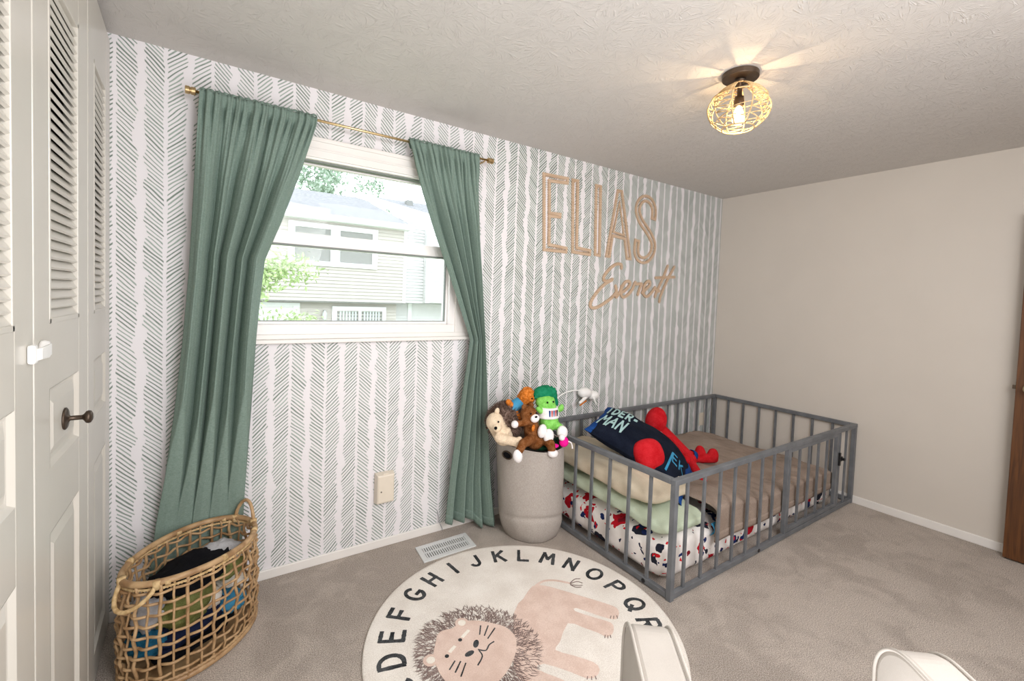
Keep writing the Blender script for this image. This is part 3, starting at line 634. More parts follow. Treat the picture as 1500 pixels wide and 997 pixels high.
SCR=[[(3.01,1.699),(3.004,1.727),(2.948,1.725),(2.877,1.682),(2.827,1.629),(2.822,1.597),(2.864,1.59),(2.92,1.611)],[(2.911,1.602),(2.828,1.561),(2.748,1.491),(2.697,1.423),(2.704,1.387),(2.763,1.388),(2.864,1.434),(2.938,1.484),(2.962,1.519),(2.953,1.558)],[(2.953,1.558),(2.97,1.506),(2.965,1.471),(3.006,1.514),(3.023,1.564)],[(3.016,1.507),(3.065,1.53),(3.114,1.575),(3.102,1.6),(3.061,1.593),(3.02,1.543),(3.017,1.494),(3.049,1.474),(3.108,1.504),(3.151,1.548)],[(3.151,1.548),(3.175,1.596),(3.193,1.583),(3.251,1.589),(3.232,1.552),(3.21,1.493)],[(3.26,1.517),(3.308,1.548),(3.354,1.586),(3.343,1.615),(3.304,1.598),(3.275,1.553),(3.278,1.51),(3.319,1.487),(3.377,1.521),(3.419,1.567)],[(3.574,1.756),(3.517,1.646),(3.444,1.531),(3.425,1.486)],[(3.664,1.754),(3.587,1.65),(3.504,1.511),(3.485,1.45)],[(3.424,1.647),(3.671,1.667)],[(3.419,1.567),(3.451,1.536),(3.478,1.54)]]
def poly(name, P, mat, z, smooth=3): obj(name, MB().prism([(p.x, p.y) for p in catmull(P, smooth, True)], .0008, rf(z)), mat, rug)
poly('lion_body', BODY, M_RPCH, .0121, 2)
tl = MB(); ribbon(tl, dens(TAIL, 6), .013, .0122, .0009, j=0); obj('lion_tail', tl, M_RPCH, rug)
mane = MB(); hc = Vector((-.225, .02))
for k in range(1500):
    a = random.uniform(0, 2*pi)
    # ray / polygon lookups by angle
    def rad(P, a):
        best = .1; d = Vector((cos(a), sin(a)))
        for p, q in zip(P, P[1:]+P[:1]):
            p = Vector(p)-hc; q = Vector(q)-hc; e = q-p; den = d.x*e.y-d.y*e.x
            if abs(den) < 1e-9: continue
            t = (p.x*e.y-p.y*e.x)/den; u_ = (p.x*d.y-p.y*d.x)/den
            if t > 0 and 0 <= u_ <= 1: best = max(best, t)
        return best
    r0, r1 = rad(HEAD, a)*.93, rad(MANE+[(-.20, -.30), (-.33, -.29), (-.43, -.22)][:0], a) if sin(a) > -.75 else rad(HEAD, a)+.115
    if r1 < r0+.03: r1 = r0+.11
    s = random.uniform(0, .97); rr = r0+(r1-r0)*s*.86; L_ = random.uniform(.020, .036); b = a+random.uniform(-.75, .75)
    p = hc+Vector((cos(a), sin(a)))*rr; q = p+Vector((cos(b), sin(b)))*L_*.55+Vector((-sin(a), cos(a)))*random.uniform(-.004, .004); e_ = p+Vector((cos(b+.2), sin(b+.2)))*L_
    w = .0032; n = Vector((-sin(b), cos(b)))*w/2
    mane.add([(RX+v.x, RY_+v.y, .01335+random.uniform(0, .0004)) for v in (p+n, p-n, q-n*.8, e_, q+n*.8)], [(0, 1, 2, 3, 4)])
tag(obj('mane_strokes', mane, M_RMAN, rug), kind='stuff')
poly('lion_head', HEAD, M_RPCH, .0136, 3)
for i, (x, y) in enumerate(EARS):
    a = atan2(y-.02, x+.225); d = Vector((cos(a), sin(a)))
    obj('lion_ear', MB().prism([(x+.030*cos(t*pi/8), y+.030*sin(t*pi/8)) for t in range(16)], .0009, rf(.0138)), M_RPCH, rug)
    obj('lion_inner_ear', MB().prism([(x+.017*cos(t*pi/8), y+.017*sin(t*pi/8)) for t in range(16)], .0009, rf(.0143)), M_RWHT, rug)
for s_ in STREAK:
    q = MB(); ribbon(q, dens(s_, 4, False), .014, .0141, .0009, j=0); obj('brow_streak', q, M_RWHT, rug)
for x, y in EYES: obj('lion_eye', MB().prism([(x+.0085*cos(t*pi/6), y+.0085*sin(t*pi/6)) for t in range(12)], .0009, rf(.0145)), M_RBLK, rug)
no = MB()
for x, y, da in ((NOSE[0][0], NOSE[0][1], .9), (NOSE[1][0], NOSE[1][1], .1)):
    no.prism([(x+.021*cos(t*pi/7)*cos(da)-.0115*sin(t*pi/7)*sin(da), y+.021*cos(t*pi/7)*sin(da)+.0115*sin(t*pi/7)*cos(da)) for t in range(14)], .0009, rf(.0145))
obj('lion_nose', no, M_RBLK, rug)
for l in LINES: ln = MB(); ribbon(ln, dens(l, 4), .0054, .0145, .0008); obj('lion_whisker' if len(l) == 2 else 'lion_mouth_line', ln, M_RBLK, rug)
for l in CLAW: cl = MB(); ribbon(cl, dens(l, 3, False), .0036, .0131, .0007); obj('lion_claw', cl, M_RMAN, rug)
for l in TUFT: tf = MB(); ribbon(tf, dens(l, 4), .0046, .0132, .0007); obj('tail_tuft_strand', tf, M_RMAN, rug)

# ================================================================== wooden letters on the wall
def wf(z0): return lambda x, z, h: (x, -z0-h, z)
def inset(P, t):
    n = len(P); A = sum(P[i][0]*P[(i+1) % n][1]-P[(i+1) % n][0]*P[i][1] for i in range(n)); sg = 1 if A > 0 else -1; out = []
    for i in range(n):
        p0, p, p1 = (Vector(P[i-1]), Vector(P[i]), Vector(P[(i+1) % n])); e0 = (p-p0).normalized(); e1 = (p1-p).normalized()
        n0 = Vector((-e0.y, e0.x))*sg; n1 = Vector((-e1.y, e1.x))*sg; b = (n0+n1); b.normalize(); k = t/max(.45, b.dot(n0)); out.append((p.x+b.x*k, p.y+b.y*k))
    return out
def wood_letter(P, hole, which, pt):
    xs = [p[0] for p in P]; t = thing('wooden_letter', (sum(xs)/len(xs), 0, min(p[1] for p in P)), which, 'wall letter', 'tall wooden capital letters in a row')
    rim = MB(); gr = .0192
    if hole: rim.ring(hole, inset(hole, -gr*.8), .010, wf(.0004))
    rim.ring(P, inset(P, gr), .010, wf(.0004))
    obj('rim', rim, M_BIRCH, t)
    dn = MB(); I = inset(P, gr+.0022)
    for a, c in zip(I, I[1:]+I[:1]):
        a, c = Vector(a), Vector(c); L = (c-a).length
        for q in range(int(L/.016)): p = a+(c-a)*((q+.5)*.016/L); dn.box((p.x-.0028, -.0075, p.y-.0040), (p.x+.0028, -.0004, p.y+.0040))
    tag(obj('groove_pegs', dn, M_BIRCH, t), kind='stuff')
    return t
wood_letter(SE, None, 'tall pale wooden capital E, first of the raised letters, nearest the window', [(2.235, 1.80), (2.235, 2.25)])
wood_letter(SL, None, 'tall pale wooden capital L, second of the raised letters on the wall', [(2.50, 1.80), (2.50, 2.25)])
wood_letter(SI, None, 'tall pale wooden capital I, a single upright bar, middle of the raised letters', [(2.73, 1.80), (2.73, 2.25)])
wood_letter(SA, SAH, 'tall pale wooden capital A with its crossbar, fourth of the raised letters', [(2.955, 2.27), (2.86, 1.80)])
sc = [(p.x, p.y) for p in catmull(SS, 3)]; w_ = .031; Lf, Rt = [], []
for i, p in enumerate(sc):
    a, b = Vector(sc[max(i-1, 0)]), Vector(sc[min(i+1, len(sc)-1)]); t_ = (b-a).normalized(); n_ = Vector((-t_.y, t_.x)); Lf.append(tuple(Vector(p)+n_*w_)); Rt.append(tuple(Vector(p)-n_*w_))
wood_letter(Lf+Rt[::-1], None, 'tall pale wooden capital S with curved ends, last of the raised letters, nearest the corner', [(3.25, 2.265), (3.28, 1.79)])
sn = MB()
for k, l in enumerate(SCR):
    P = dens(l, 6) if len(l) > 3 else dens(l, 8, len(l) > 2)
    if k < 7: P = P[:-1]
    w = .0118; kk = 0
    for a, b in zip(P, P[1:]):
        a, b = Vector(a[:2]), Vector(b[:2]); d = (b-a); 
        if d.length < 1e-5: continue
        n = Vector((-d.y, d.x)).normalized()*w; sn.prism([tuple(v) for v in (a+n, a-n, b-n, b+n)], .008, wf(.0004+.00006*kk+.0003*k)); kk += 1
    for a in P: sn.prism([(a[0]+w*cos(q*pi/6), a[1]+w*sin(q*pi/6)) for q in range(12)], .0080, wf(.0004+.00006*kk+.00003+.0003*k)); kk += .37
scr = tag(obj('wooden_script_sign', sn, M_BIRCH, origin=(3.2, 0, 1.38)), 'pale wooden handwritten-style script word mounted under the tall capital letters', 'wall sign')

# ================================================================== floor bed: grey fenced frame
BX0, BX1, BY0, BY1, BH = 2.200, 4.326, -1.154, -.041, .595
bed = thing('floor_bed_frame', ((BX0+BX1)/2, (BY0+BY1)/2, 0), 'grey painted floor bed frame with slatted fence rails in the corner', 'bed frame')
p0 = obj('corner_post', MB().box((BX0-.014, BY0-.014, .0), (BX0+.014, BY0+.014, BH-.014)), M_GREY, bed, bevel=.002)
for dx, dy in ((BX1-BX0, 0), (0, BY1-BY0), (BX1-BX0, BY1-BY0)): clone(p0, (dx, dy, 0))
def rail(a, b, z0, z1, nm, w=.014):
    if a[1] == b[1]: bx_ = ((a[0], a[1]-w, z0), (b[0], b[1]+w, z1))
    else: bx_ = ((a[0]-w, a[1], z0), (b[0]+w, b[1], z1))
    return obj(nm, MB().box(*bx_), M_GREY, bed, bevel=.003)
for nm, z0, z1, w in (('bottom_rail', .006, .036, .0125), ('top_rail', BH-.030, BH, .0155)):
    e = .0142 if nm == 'bottom_rail' else -.0155
    zz = .0135 if nm == 'top_rail' else 0
    rail((BX0+e, BY0), (BX1-e, BY0), z0+zz, z1, nm, w) if nm == 'bottom_rail' else rail((BX0-.0155, BY0), (BX1+.0155, BY0), BH-.028, BH, nm, w)
    rail((BX0+e, BY1), (BX1-e, BY1), z0, z1, nm, w) if nm == 'bottom_rail' else rail((BX0-.0155, BY1), (BX1+.0155, BY1), BH-.028, BH, nm, w)
    rail((BX0, BY0+.0157), (BX0, BY1-.0157), z0 if nm == 'bottom_rail' else BH-.028, z1, nm, w); rail((BX1, BY0+.0157), (BX1, BY1-.0157), z0 if nm == 'bottom_rail' else BH-.028, z1, nm, w)
Zb0, Zb1 = .036, BH-.028
bar = obj('bar', MB().box((-.0085, BY0-.006, Zb0), (.0085, BY0+.006, Zb1)), M_GREY, bed, bevel=.001); bx0 = bar.location.copy()
def put(x, y): c = bar if not put.used else clone(bar, (0, 0, 0)); put.used = True; c.location = bx0+Vector((x, y-BY0, 0)); return c
put.used = False
for x in (2.30, 2.443, 2.586, 2.728, 2.870, 3.013, 3.150, 4.191): put(x, BY0)
for x in [BX0+.1425*k for k in range(1, 15)]: put(x, BY1)
sb = obj('bar', MB().box((BX0-.006, -.0085, Zb0), (BX0+.006, .0085, Zb1)), M_GREY, bed, bevel=.001); sl0 = sb.location.copy(); first = True
for xx in (0, BX1-BX0):
    for k in range(1, 8):
        c = sb if first else clone(sb, (0, 0, 0)); first = False; c.location = sl0+Vector((xx, BY0+.1395*k, 0))
obj('hinge_post', MB().box((3.300, BY0-.0125, .036), (3.318, BY0+.0125, BH-.028)), M_GREY, bed, bevel=.002)
obj('latch_post', MB().box((4.052, BY0-.0125, .036), (4.070, BY0+.0125, BH-.028)), M_GREY, bed, bevel=.002)
gate = obj('gate', MB().box((3.322, BY0-.011, .040), (3.343, BY0+.011, BH-.030)).box((4.010, BY0-.011, .040), (4.046, BY0+.011, BH-.030)).box((3.343, BY0-.011, .040), (4.010, BY0+.011, .064)).box((3.343, BY0-.011, BH-.053), (4.010, BY0+.011, BH-.030)), M_GREY, bed, bevel=.002)
g0 = None
for x in (3.475, 3.608, 3.741, 3.874):
    if g0 is None: g0 = obj('gate_bar', MB().box((x-.0085, BY0-.006, .064), (x+.0085, BY0+.006, BH-.053)), M_GREY, gate, bevel=.001); gx = x
    else: clone(g0, (x-gx, 0, 0))
la = MB().box((4.038, BY0-.022, .335), (4.058, BY0-.012, .425)).box((4.058, BY0-.024, .365), (4.084, BY0-.013, .395)).lathe([(.001, 0), (.010, 0), (.010, .018), (.001, .018)], (4.070, BY0-.024, .380), 14, axis=(0, -1, 0))
obj('latch', la, M_BLACK, bed)
obj('hinge', MB().box((3.316, BY0-.015, .44), (3.326, BY0-.0115, .50)).box((3.316, BY0-.015, .10), (3.326, BY0-.0115, .15)), M_GREY, bed)
for x, y, ax in ((BX0-.0125, -1.005, (-1, 0, 0)), (3.0, BY0-.0125, (0, -1, 0))): obj('bolt_cover', MB().lathe([(.001, 0), (.011, 0), (.010, .004), (.001, .0045)], (x, y, .021), 14, axis=ax), M_BLACK, bed)
# ------------------------------------------------------------------ bedding
def sbox(a, b, ex=.25, n=44, m=26, disp=None, R=None, piv=None):
    """rounded cushion-like block by a superellipsoid, displaced"""
    a, b = Vector(a), Vector(b); c = (a+b)/2; h_ = (b-a)/2; e2 = ex if isinstance(ex, (int, float)) else ex[1]; e1 = ex if isinstance(ex, (int, float)) else ex[0]
    sp_ = lambda v, e: (1 if v >= 0 else -1)*abs(v)**e
    def f(s, t):
        u_ = 2*pi*s; v_ = -pi/2+pi*t; x = sp_(cos(v_), e2)*sp_(cos(u_), e1); y = sp_(cos(v_), e2)*sp_(sin(u_), e1); z = sp_(sin(v_), e2)
        p = Vector((x*h_.x, y*h_.y, z*h_.z))
        if disp: p += disp(c+p, Vector((x, y, z)))
        if R is not None: p = R @ p
        return c+p
    return MB().grid(f, n, m, cu=True)
mat_d = lambda p, n: n*(.010*nz(p.x, p.y, p.z, 5)+.006*nz(p.x, p.y, p.z*2, 14)+.004*abs(nz(p.x*1.5, p.y, p.z*6, 9)))
mt = obj('mattress', sbox((2.222, -1.100, .003), (4.165, -.062, .262), (.10, .42), 160, 40, mat_d), M_SHEET, smooth=True)
tag(mt, 'floor mattress in a white fitted sheet printed with red, navy and black shapes', 'mattress')
cfd = lambda p, n: Vector((0, 0, -.03*max(0, min(1, (-.75-p.y)/.3))))+Vector((n.x*.5, n.y*.5, n.z))*(.016*nz(p.x, p.y, p.z, 6)+.010*nz(p.x, p.y*2, p.z*3, 13))
cf = obj('folded_comforter', sbox((2.222, -1.100, .272), (2.600, -.10, .360), (.28, .6), 110, 30, cfd), M_SAGE, smooth=True); tag(cf, 'pale sage green folded comforter under the beige pillow at the head of the bed', 'comforter')
bp = thing('pillow', (2.45, -.55, .355), 'large beige pillow lying on the pale green comforter behind the side rails', 'pillow')
bpd = lambda p, n: Vector((0, 0, -.025*max(0, min(1, (-.7-p.y)/.3))))+Vector((n.x*.4, n.y*.4, n.z))*(.020*nz(p.x, p.y, p.z, 4.5)+.010*nz(p.x*2, p.y, p.z*2, 12))
obj('cushion', sbox((2.224, -1.000, .362), (2.63, -.09, .495), (.34, .72), 110, 30, bpd), M_BEIGE, bp, smooth=True)
# taupe fleece blanket over the mattress
def blanket(s, t):
    x0 = 2.60+.06*nz(t*3, 1.3); x1 = 4.10+.06*sin(t*3)-.05*t*t+.02*nz(t*6, 4); x = x0+(x1-x0)*s
    L = t*1.16                                   # arc length from the wall side to the front hem
    flat = 1.005; y = -.085-min(L, flat)
    z = .300+.026*nz(x, y, 2, 2.2)+.010*nz(x*2, y*2, 5, 4)+.006*nz(x*3, y*1.2, 1, 10)
    z += .05*exp(-((x-2.75)/.25)**2)
    if s > .93: z -= .05*((s-.93)/.07)**2
    hm = .190+.02*nz(x*2, 0, 3)
    if L > flat-.05:
        q = (L-flat+.05)/(1.16-flat+.05); a = min(1, q/.35); y = -.085-(flat-.05)-.089*sin(a*pi/2)+.003*nz(x*9, z); z = z+(hm-z)*(1-cos(q*pi/2))**.9 if q < 1 else hm
    return (x, max(y, -1.136), max(z, .10))
bk = thing('fleece_blanket', (3.35, -.6, .29), 'taupe fleece blanket spread over the mattress, its edge hanging by the front rails', 'blanket')
obj('fleece', MB().grid(blanket, 120, 110), M_BLANK, bk, smooth=True, solid=.006)
def hemf(s, t):
    x, y, z = blanket(s, .985+.015*t); return (x, min(y-.003, -1.131), z-.004-.026*t)
obj('hem', MB().grid(hemf, 120, 4), M_BLANK, bk, smooth=True, solid=.008)
tag(obj('folded_quilt', MB().grid(lambda s, t: (2.60+.34*s, -1.105-.022*sin(pi*t), .190+.065*t-.03*s+.012*nz(s*5, t*2, 3)), 40, 12), M_CYAN, smooth=True, solid=.004), 'blue quilt edge peeping out between the printed sheet and the taupe blanket', 'quilt')
# navy printed pillow, tilted on the beige one
e1 = Vector((.46, -.80, -.38)).normalized(); e2 = Vector((.88, .47, .07)); e2 = (e2-e1*e2.dot(e1)).normalized()
PR = Matrix((e1, e2, e1.cross(e2))).transposed(); PC = Vector((2.565, -.645, .532)); PA, PB, PT = .325, .245, .080
def pil(u, v, side=1, lift=0):
    t = (max(0, 1-abs(u)**3.2)**.5)*(max(0, 1-abs(v)**3.2)**.5)
    k = 1-.06*(abs(u)**4)*(1-abs(v)) ; p = Vector((u*PA*(1-.05*(1-v*v)*abs(u)**6), v*PB*(1-.05*(1-u*u)*abs(v)**6), side*(PT*t+lift)))
    p.z += .008*nz(u*3, v*3, side)-.10*max(0, u)**2+.03
    return PC+PR @ p
np_ = thing('printed_pillow', PC-Vector((0, 0, .12)), 'black and navy pillow with pale block lettering, propped on the beige pillow', 'pillow')
obj('front', MB().grid(lambda s, t: pil(2*s-1, 2*t-1), 44, 36), M_NAVY, np_, smooth=True); obj('back', MB().grid(lambda s, t: pil(2*s-1, 2*t-1, -.75), 44, 36), M_NAVY, np_, smooth=True)
obj('blue_edge', MB().grid(lambda s, t: pil(1-.12*t-.02*sin(s*23), 2*s-1, 1, .0015), 30, 6).grid(lambda s, t: pil(-1+.13*t+.02*sin(s*20), 2*s-1, 1, .0015), 30, 6).grid(lambda s, t: pil(2*s-1, 1-.16*t+.03*sin(s*17), 1, .0015), 40, 6), M_BLUE, np_, smooth=True)
def print_text(txt, u0, v0, du, dv, hh, w, mat, sl=0):
    for ch in txt:
        mb = MB()
        for st in FONT[ch]:
            P = dens(st, 7, False) if len(st) == 2 else st
            ribbon(mb, [(x, y) for x, y in P], w, 0, .0012, f=lambda x, y, h: tuple(pil(u0+du[0]*x+dv[0]*y*hh, v0+du[1]*x+dv[1]*y*hh, 1, .0022+h)), ends=.04, j=0)
        obj('print', mb, mat, np_); u0 += du[0]*.92; v0 += du[1]*.92
# block lettering in two rows, tops towards the wall
print_text('IDER-', -.93, .12, (.150, 0), (0, 1), .56, .22, M_TEAL)
print_text('MAN', -.90, -.62, (.19, -.02), (.05, 1), .58, .17, M_TEAL)
print_text('EK', .56, -.35, (.17, .02), (-.1, .9), .42, .14, M_CYAN)
obj('print', MB().grid(lambda s, t: pil(.50+.04*t, -.85+.9*s, 1, .002), 20, 4), M_CYAN, np_, smooth=True)
obj('print', MB().grid(lambda s, t: pil(.15+.45*s, .80-.10*t, 1, .002), 16, 4), M_TEAL, np_, smooth=True)
# plain red round cushion resting on the printed pillow
rc_ = obj('red_cushion', sbox((2.355, -.855, .480), (2.530, -.745, .655), (.85, .85), 40, 24, lambda p, n: n*.006*nz(p.x, p.y, p.z, 9), R=rx(radians(-38)) @ rz(radians(-25))), M_RED, smooth=True)
tag(rc_, 'plain round red cushion leaning on the navy pillow behind the front corner post', 'cushion')
# plain red soft toy beyond the pillow
rt_ = thing('red_plush_toy', (3.0, -.55, .33), 'plain red plush toy with long limbs lying over the pillow onto the taupe blanket', 'plush toy')
q = MB(); q.ball((2.985, -.42, .600), (.075, .075, .098), ry(radians(18))).caps((3.02, -.45, .52), (3.02, -.68, .395), .052, .045).caps((3.01, -.68, .39), (2.90, -.86, .335), .032, .028).caps((3.03, -.55, .44), (3.24, -.60, .345), .030, .026)
q.ball((3.262, -.60, .365), (.040, .040, .070), ry(radians(-12))).ball((3.335, -.65, .362), (.040, .040, .052), ry(radians(8))).caps((3.22, -.60, .345), (3.345, -.655, .338), .030, .030).caps((2.97, -.55, .49), (2.84, -.78, .46), .028, .026)
obj('body', q, M_RED, rt_, smooth=True, remesh=.007)
obj('cuff', MB().lathe([(.034, 0), (.036, .02), (.034, .04)], (3.165, -.585, .378), 16, axis=(.9, -.1, -.42), cap=False), M_BLUE, rt_, smooth=True, solid=.004)
tag(obj('folded_throw', sbox((2.225, -.20, .50), (2.36, -.06, .55), (.6, .7), 24, 14), M_BRN, smooth=True), 'small brown folded cloth by the wall at the pillow end of the bed', 'cloth')

# ================================================================== canvas hamper with toys
HXb, HYb, HXt, HYt, HZ = 2.015, -.275, 1.972, -.282, .575
hm_ = thing('canvas_hamper', (HXb, HYb, 0), 'tall round grey canvas hamper full of plush toys beside the right curtain', 'hamper')
def hp(s, t, ins=0):
    a = 2*pi*s; z = HZ*t; r = .158+.044*min(1, t*3.2)**.6 if t < .3 else .200+.008*(t-.3)
    r = .160+.036*(1-(1-min(1, t/.25))**2)+.010*t
    r += .006*nz(cos(a)*1.5, sin(a)*1.5, z*3)+.004*nz(cos(a)*3, sin(a)*3, z*9)
    # slumped fold low on the front
    r -= .010*exp(-((z-.115-.05*cos(a+2.2))/.016)**2)*max(0, cos(a+1.7))
    zz = z-(.022*max(0, cos(a+1.2)) if t > .8 else 0)*(t-.8)/.2+.012*max(0, cos(a-2.9))*(1 if t > .9 else 0)
    r -= ins; cx = HXb+(HXt-HXb)*t; cy = HYb+(HYt-HYb)*t
    return (cx+r*cos(a), cy+r*sin(a), zz+.001)
obj('body', MB().grid(hp, 96, 80, cu=True), M_CANVAS, hm_, smooth=True, solid=.004)
obj('base', MB().lathe([(.158, .001), (.158, .006), (.001, .006)], (HXb, HYb, 0), 40), M_CANVAS, hm_)
obj('rim_hem', MB().tube([Vector(hp(k/72, 1)) for k in range(72)], .0045, 8, True), M_CANVAS, hm_, smooth=True)
ha = radians(196); hc_ = Vector((HXt+.2045*cos(ha), HYt+.2045*sin(ha), .528)); hn = Vector((cos(ha), sin(ha), .02)); ht = Vector((-sin(ha), cos(ha), 0))
el = [hc_+hn*.004+ht*.034*cos(2*pi*k/28)+Vector((0, 0, .021*sin(2*pi*k/28))) for k in range(28)]
obj('grommet', MB().tube(el, .0045, 8, True), M_BRONZE, hm_, smooth=True)
obj('opening_shade_sheet', MB().add([tuple(p-hn*.002) for p in el], [tuple(range(28))]), M_CHAR, hm_)  # dark sheet on the uncut canvas, standing for the shaded hole

def toy(name, loc, label): return thing(name, loc, label, 'plush toy')
# hedgehog: cream body, brown fur back
t = toy('hedgehog_plush', (1.90, -.30, .56), 'furry brown hedgehog plush with cream face, at the left of the hamper')
q = MB(); q.ball((1.775, -.345, .675), (.052, .050, .055)).ball((1.762, -.385, .655), (.030, .032, .026)).caps((1.785, -.34, .66), (1.835, -.35, .585), .050, .055).caps((1.80, -.385, .62), (1.83, -.40, .635), .018, .018)
q.caps((1.77, -.40, .600), (1.86, -.45, .575), .028, .026).ball((1.868, -.462, .575), (.022, .022, .038))
obj('body', q, M_CRM, t, smooth=True, remesh=.006)
obj('ear', MB().ball((1.782, -.352, .735), (.016, .010, .024), rx(.2)), M_CRM, t, smooth=True)
obj('nose', MB().ball((1.742, -.408, .660), .009), M_CHAR, t, smooth=True); obj('eye', MB().ball((1.765, -.398, .690), .0055), M_CHAR, t, smooth=True)
fur = MB(); fc = Vector((1.880, -.295, .660)); fr_ = Vector((.122, .095, .105)); fur.ball(fc, fr_*.93, seg=20, rings=14)
for k in range(1500):
    a, b = random.uniform(0, 2*pi), random.uniform(-.9, 1.5); n = Vector((cos(b)*cos(a), cos(b)*sin(a), sin(b))); p = fc+Vector((n.x*fr_.x, n.y*fr_.y, n.z*fr_.z))*.9
    d = (n+Vector((random.uniform(-.5, .7), random.uniform(-.5, .5), random.uniform(-.6, .4)))).normalized()*.020; s_ = n.cross(Vector((random.random(), random.random(), .3))).normalized()*.0035; s2_ = n.cross(s_)
    fur.add([p+s_, p-s_*.5+s2_, p-s_*.5-s2_, p+d+n*.008], [(0, 1, 3), (1, 2, 3), (2, 0, 3)])
obj('fur_back', fur, M_FUR, t)
t.location += Vector((-.078, .030, .050))
# brown bear with long arms and legs hanging over the rim
t = toy('brown_bear_plush', (1.97, -.38, .56), 'brown long-limbed plush with white paws sprawled over the hamper rim')
q = MB(); q.ball((1.925, -.42, .755), (.052, .05, .05)).caps((1.945, -.41, .70), (1.975, -.42, .60), .042, .058).caps((1.935, -.44, .715), (1.83, -.435, .715), .020, .018).caps((1.955, -.44, .620), (1.835, -.500, .622), .031, .026).caps((2.02, -.44, .61), (2.01, -.520, .600), .030, .028).caps((2.01, -.525, .60), (2.02, -.525, .565), .026, .024)
q.caps((1.835, -.500, .622), (1.800, -.515, .590), .025, .022)
obj('body', q, M_BRN, t, smooth=True, remesh=.006)
obj('ear', MB().ball((1.895, -.415, .800), (.018, .012, .018)), M_BRN, t, smooth=True); obj('ear', MB().ball((1.955, -.400, .800), (.018, .012, .018)), M_BRN, t, smooth=True)
obj('muzzle', MB().ball((1.935, -.468, .742), (.030, .018, .024)), M_WPL, t, smooth=True); obj('nose', MB().ball((1.930, -.485, .755), (.009, .005, .006)), M_CHAR, t, smooth=True)
for x in (1.905, 1.945): obj('eye', MB().ball((x, -.468, .772), .005), M_CHAR, t, smooth=True)
obj('paw', MB().ball((1.818, -.437, .715), (.021, .021, .021)), M_WPL, t, smooth=True)
obj('foot', MB().ball((1.788, -.520, .565), (.027, .023, .038), ry(-.25)), M_WPL, t, smooth=True)
obj('foot', MB().ball((2.025, -.530, .545), (.034, .025, .024), ry(.2)), M_WPL, t, smooth=True)
obj('tongue_tag', MB().ball((1.920, -.475, .690), (.011, .007, .020), ry(.2)), M_ORG, t, smooth=True)
t.location += Vector((-.050, .025, .012))
# orange curly lion cub
t = toy('orange_cub_plush', (1.93, -.30, .76), 'small orange curly plush wearing a sky blue shirt, perched atop the toys')
q = MB(); q.ball((1.952, -.315, .850), (.052, .050, .050)).caps((1.91, -.30, .81), (1.865, -.29, .78), .032, .030).caps((1.865, -.30, .79), (1.835, -.30, .825), .020, .018).caps((1.87, -.30, .77), (1.89, -.345, .74), .018, .018)
for k in range(70):
    a, b = random.uniform(0, 2*pi), random.uniform(-1.3, 1.5); q.ball((1.952+.050*cos(a)*cos(b), -.315+.048*sin(a)*cos(b), .850+.049*sin(b)), random.uniform(.008, .012), seg=8, rings=5)
obj('body', q, M_ORG, t, smooth=True, remesh=.005)
obj('face', MB().ball((1.958, -.352, .846), (.024, .016, .024)), M_ORG, t, smooth=True); obj('nose', MB().ball((1.955, -.368, .847), (.006, .004, .005)), M_CHAR, t, smooth=True)
for x in (1.942, 1.974): obj('eye', MB().ball((x, -.365, .860), .004), M_CHAR, t, smooth=True)
obj('shirt', MB().caps((1.905, -.300, .808), (1.872, -.292, .787), .037, .036), M_LBLUE, t, smooth=True)
t.location += Vector((-.040, .000, .002))
# lime green doll with emerald hair and white shirt
t = toy('green_doll_plush', (2.04, -.40, .58), 'lime green plush with bushy emerald hair and white shirt, at the right of the hamper')
q = MB(); q.ball((2.040, -.400, .795), (.066, .050, .050)).caps((2.050, -.41, .76), (2.055, -.42, .68), .055, .060)
q.caps((2.02, -.44, .665), (2.00, -.475, .640), .026, .024).caps((2.085, -.44, .665), (2.105, -.475, .645), .026, .024).caps((1.995, -.42, .745), (1.965, -.43, .765), .017, .016).caps((2.11, -.41, .735), (2.145, -.42, .745), .017, .018).ball((2.152, -.42, .752), (.016, .015, .024))
obj('body', q, M_LIME, t, smooth=True, remesh=.006)
q = MB(); q.ball((2.056, -.380, .835), (.086, .052, .050), ry(.20))
for k in range(60):
    a, b = random.uniform(0, 2*pi), random.uniform(-.6, 1.5); q.ball((2.056+.082*cos(a)*cos(b), -.380+.048*sin(a)*cos(b), .835+.046*sin(b)), .011, seg=8, rings=5)
q.ball((2.118, -.385, .785), (.028, .03, .045), ry(-.3))
obj('hair', q, M_DGRN, t, smooth=True, remesh=.006)
q = MB().grid(lambda s, v: (2.052+(.052+.012*v)*cos(2*pi*s)+0, -.415+(.050+.008*v)*sin(2*pi*s), .768-.062*v), 30, 8, cu=True)
obj('shirt', q, M_WPL, t, smooth=True, solid=.012)
for k, mcol in enumerate((M_BLUE, M_RED, M_BLUE, M_RED, M_NAVY)):
    x = 2.022+.013*k; d_ = -.478+.45*(x-2.052)**2*12
    obj('shirt_stripe', MB().box((x-.003, d_, .722), (x+.003, d_+.012, .757)), mcol, t)
for x in (2.018, 2.062): obj('eye', MB().ball((x, -.449, .802), .0055), M_CHAR, t, smooth=True)
obj('mouth', MB().tube([(2.028, -.4505, .786), (2.040, -.4515, .784), (2.052, -.4505, .786)], .0016, 5), M_CHAR, t)
obj('foot', MB().ball((1.998, -.495, .620), (.034, .027, .042)), M_WPL, t, smooth=True); obj('foot', MB().ball((2.100, -.495, .628), (.036, .027, .040), ry(-.4)), M_WPL, t, smooth=True)
obj('foot', MB().ball((1.962, -.480, .650), (.028, .024, .040), ry(.2)), M_WPL, t, smooth=True)
t.location += Vector((-.035, .020, .030))
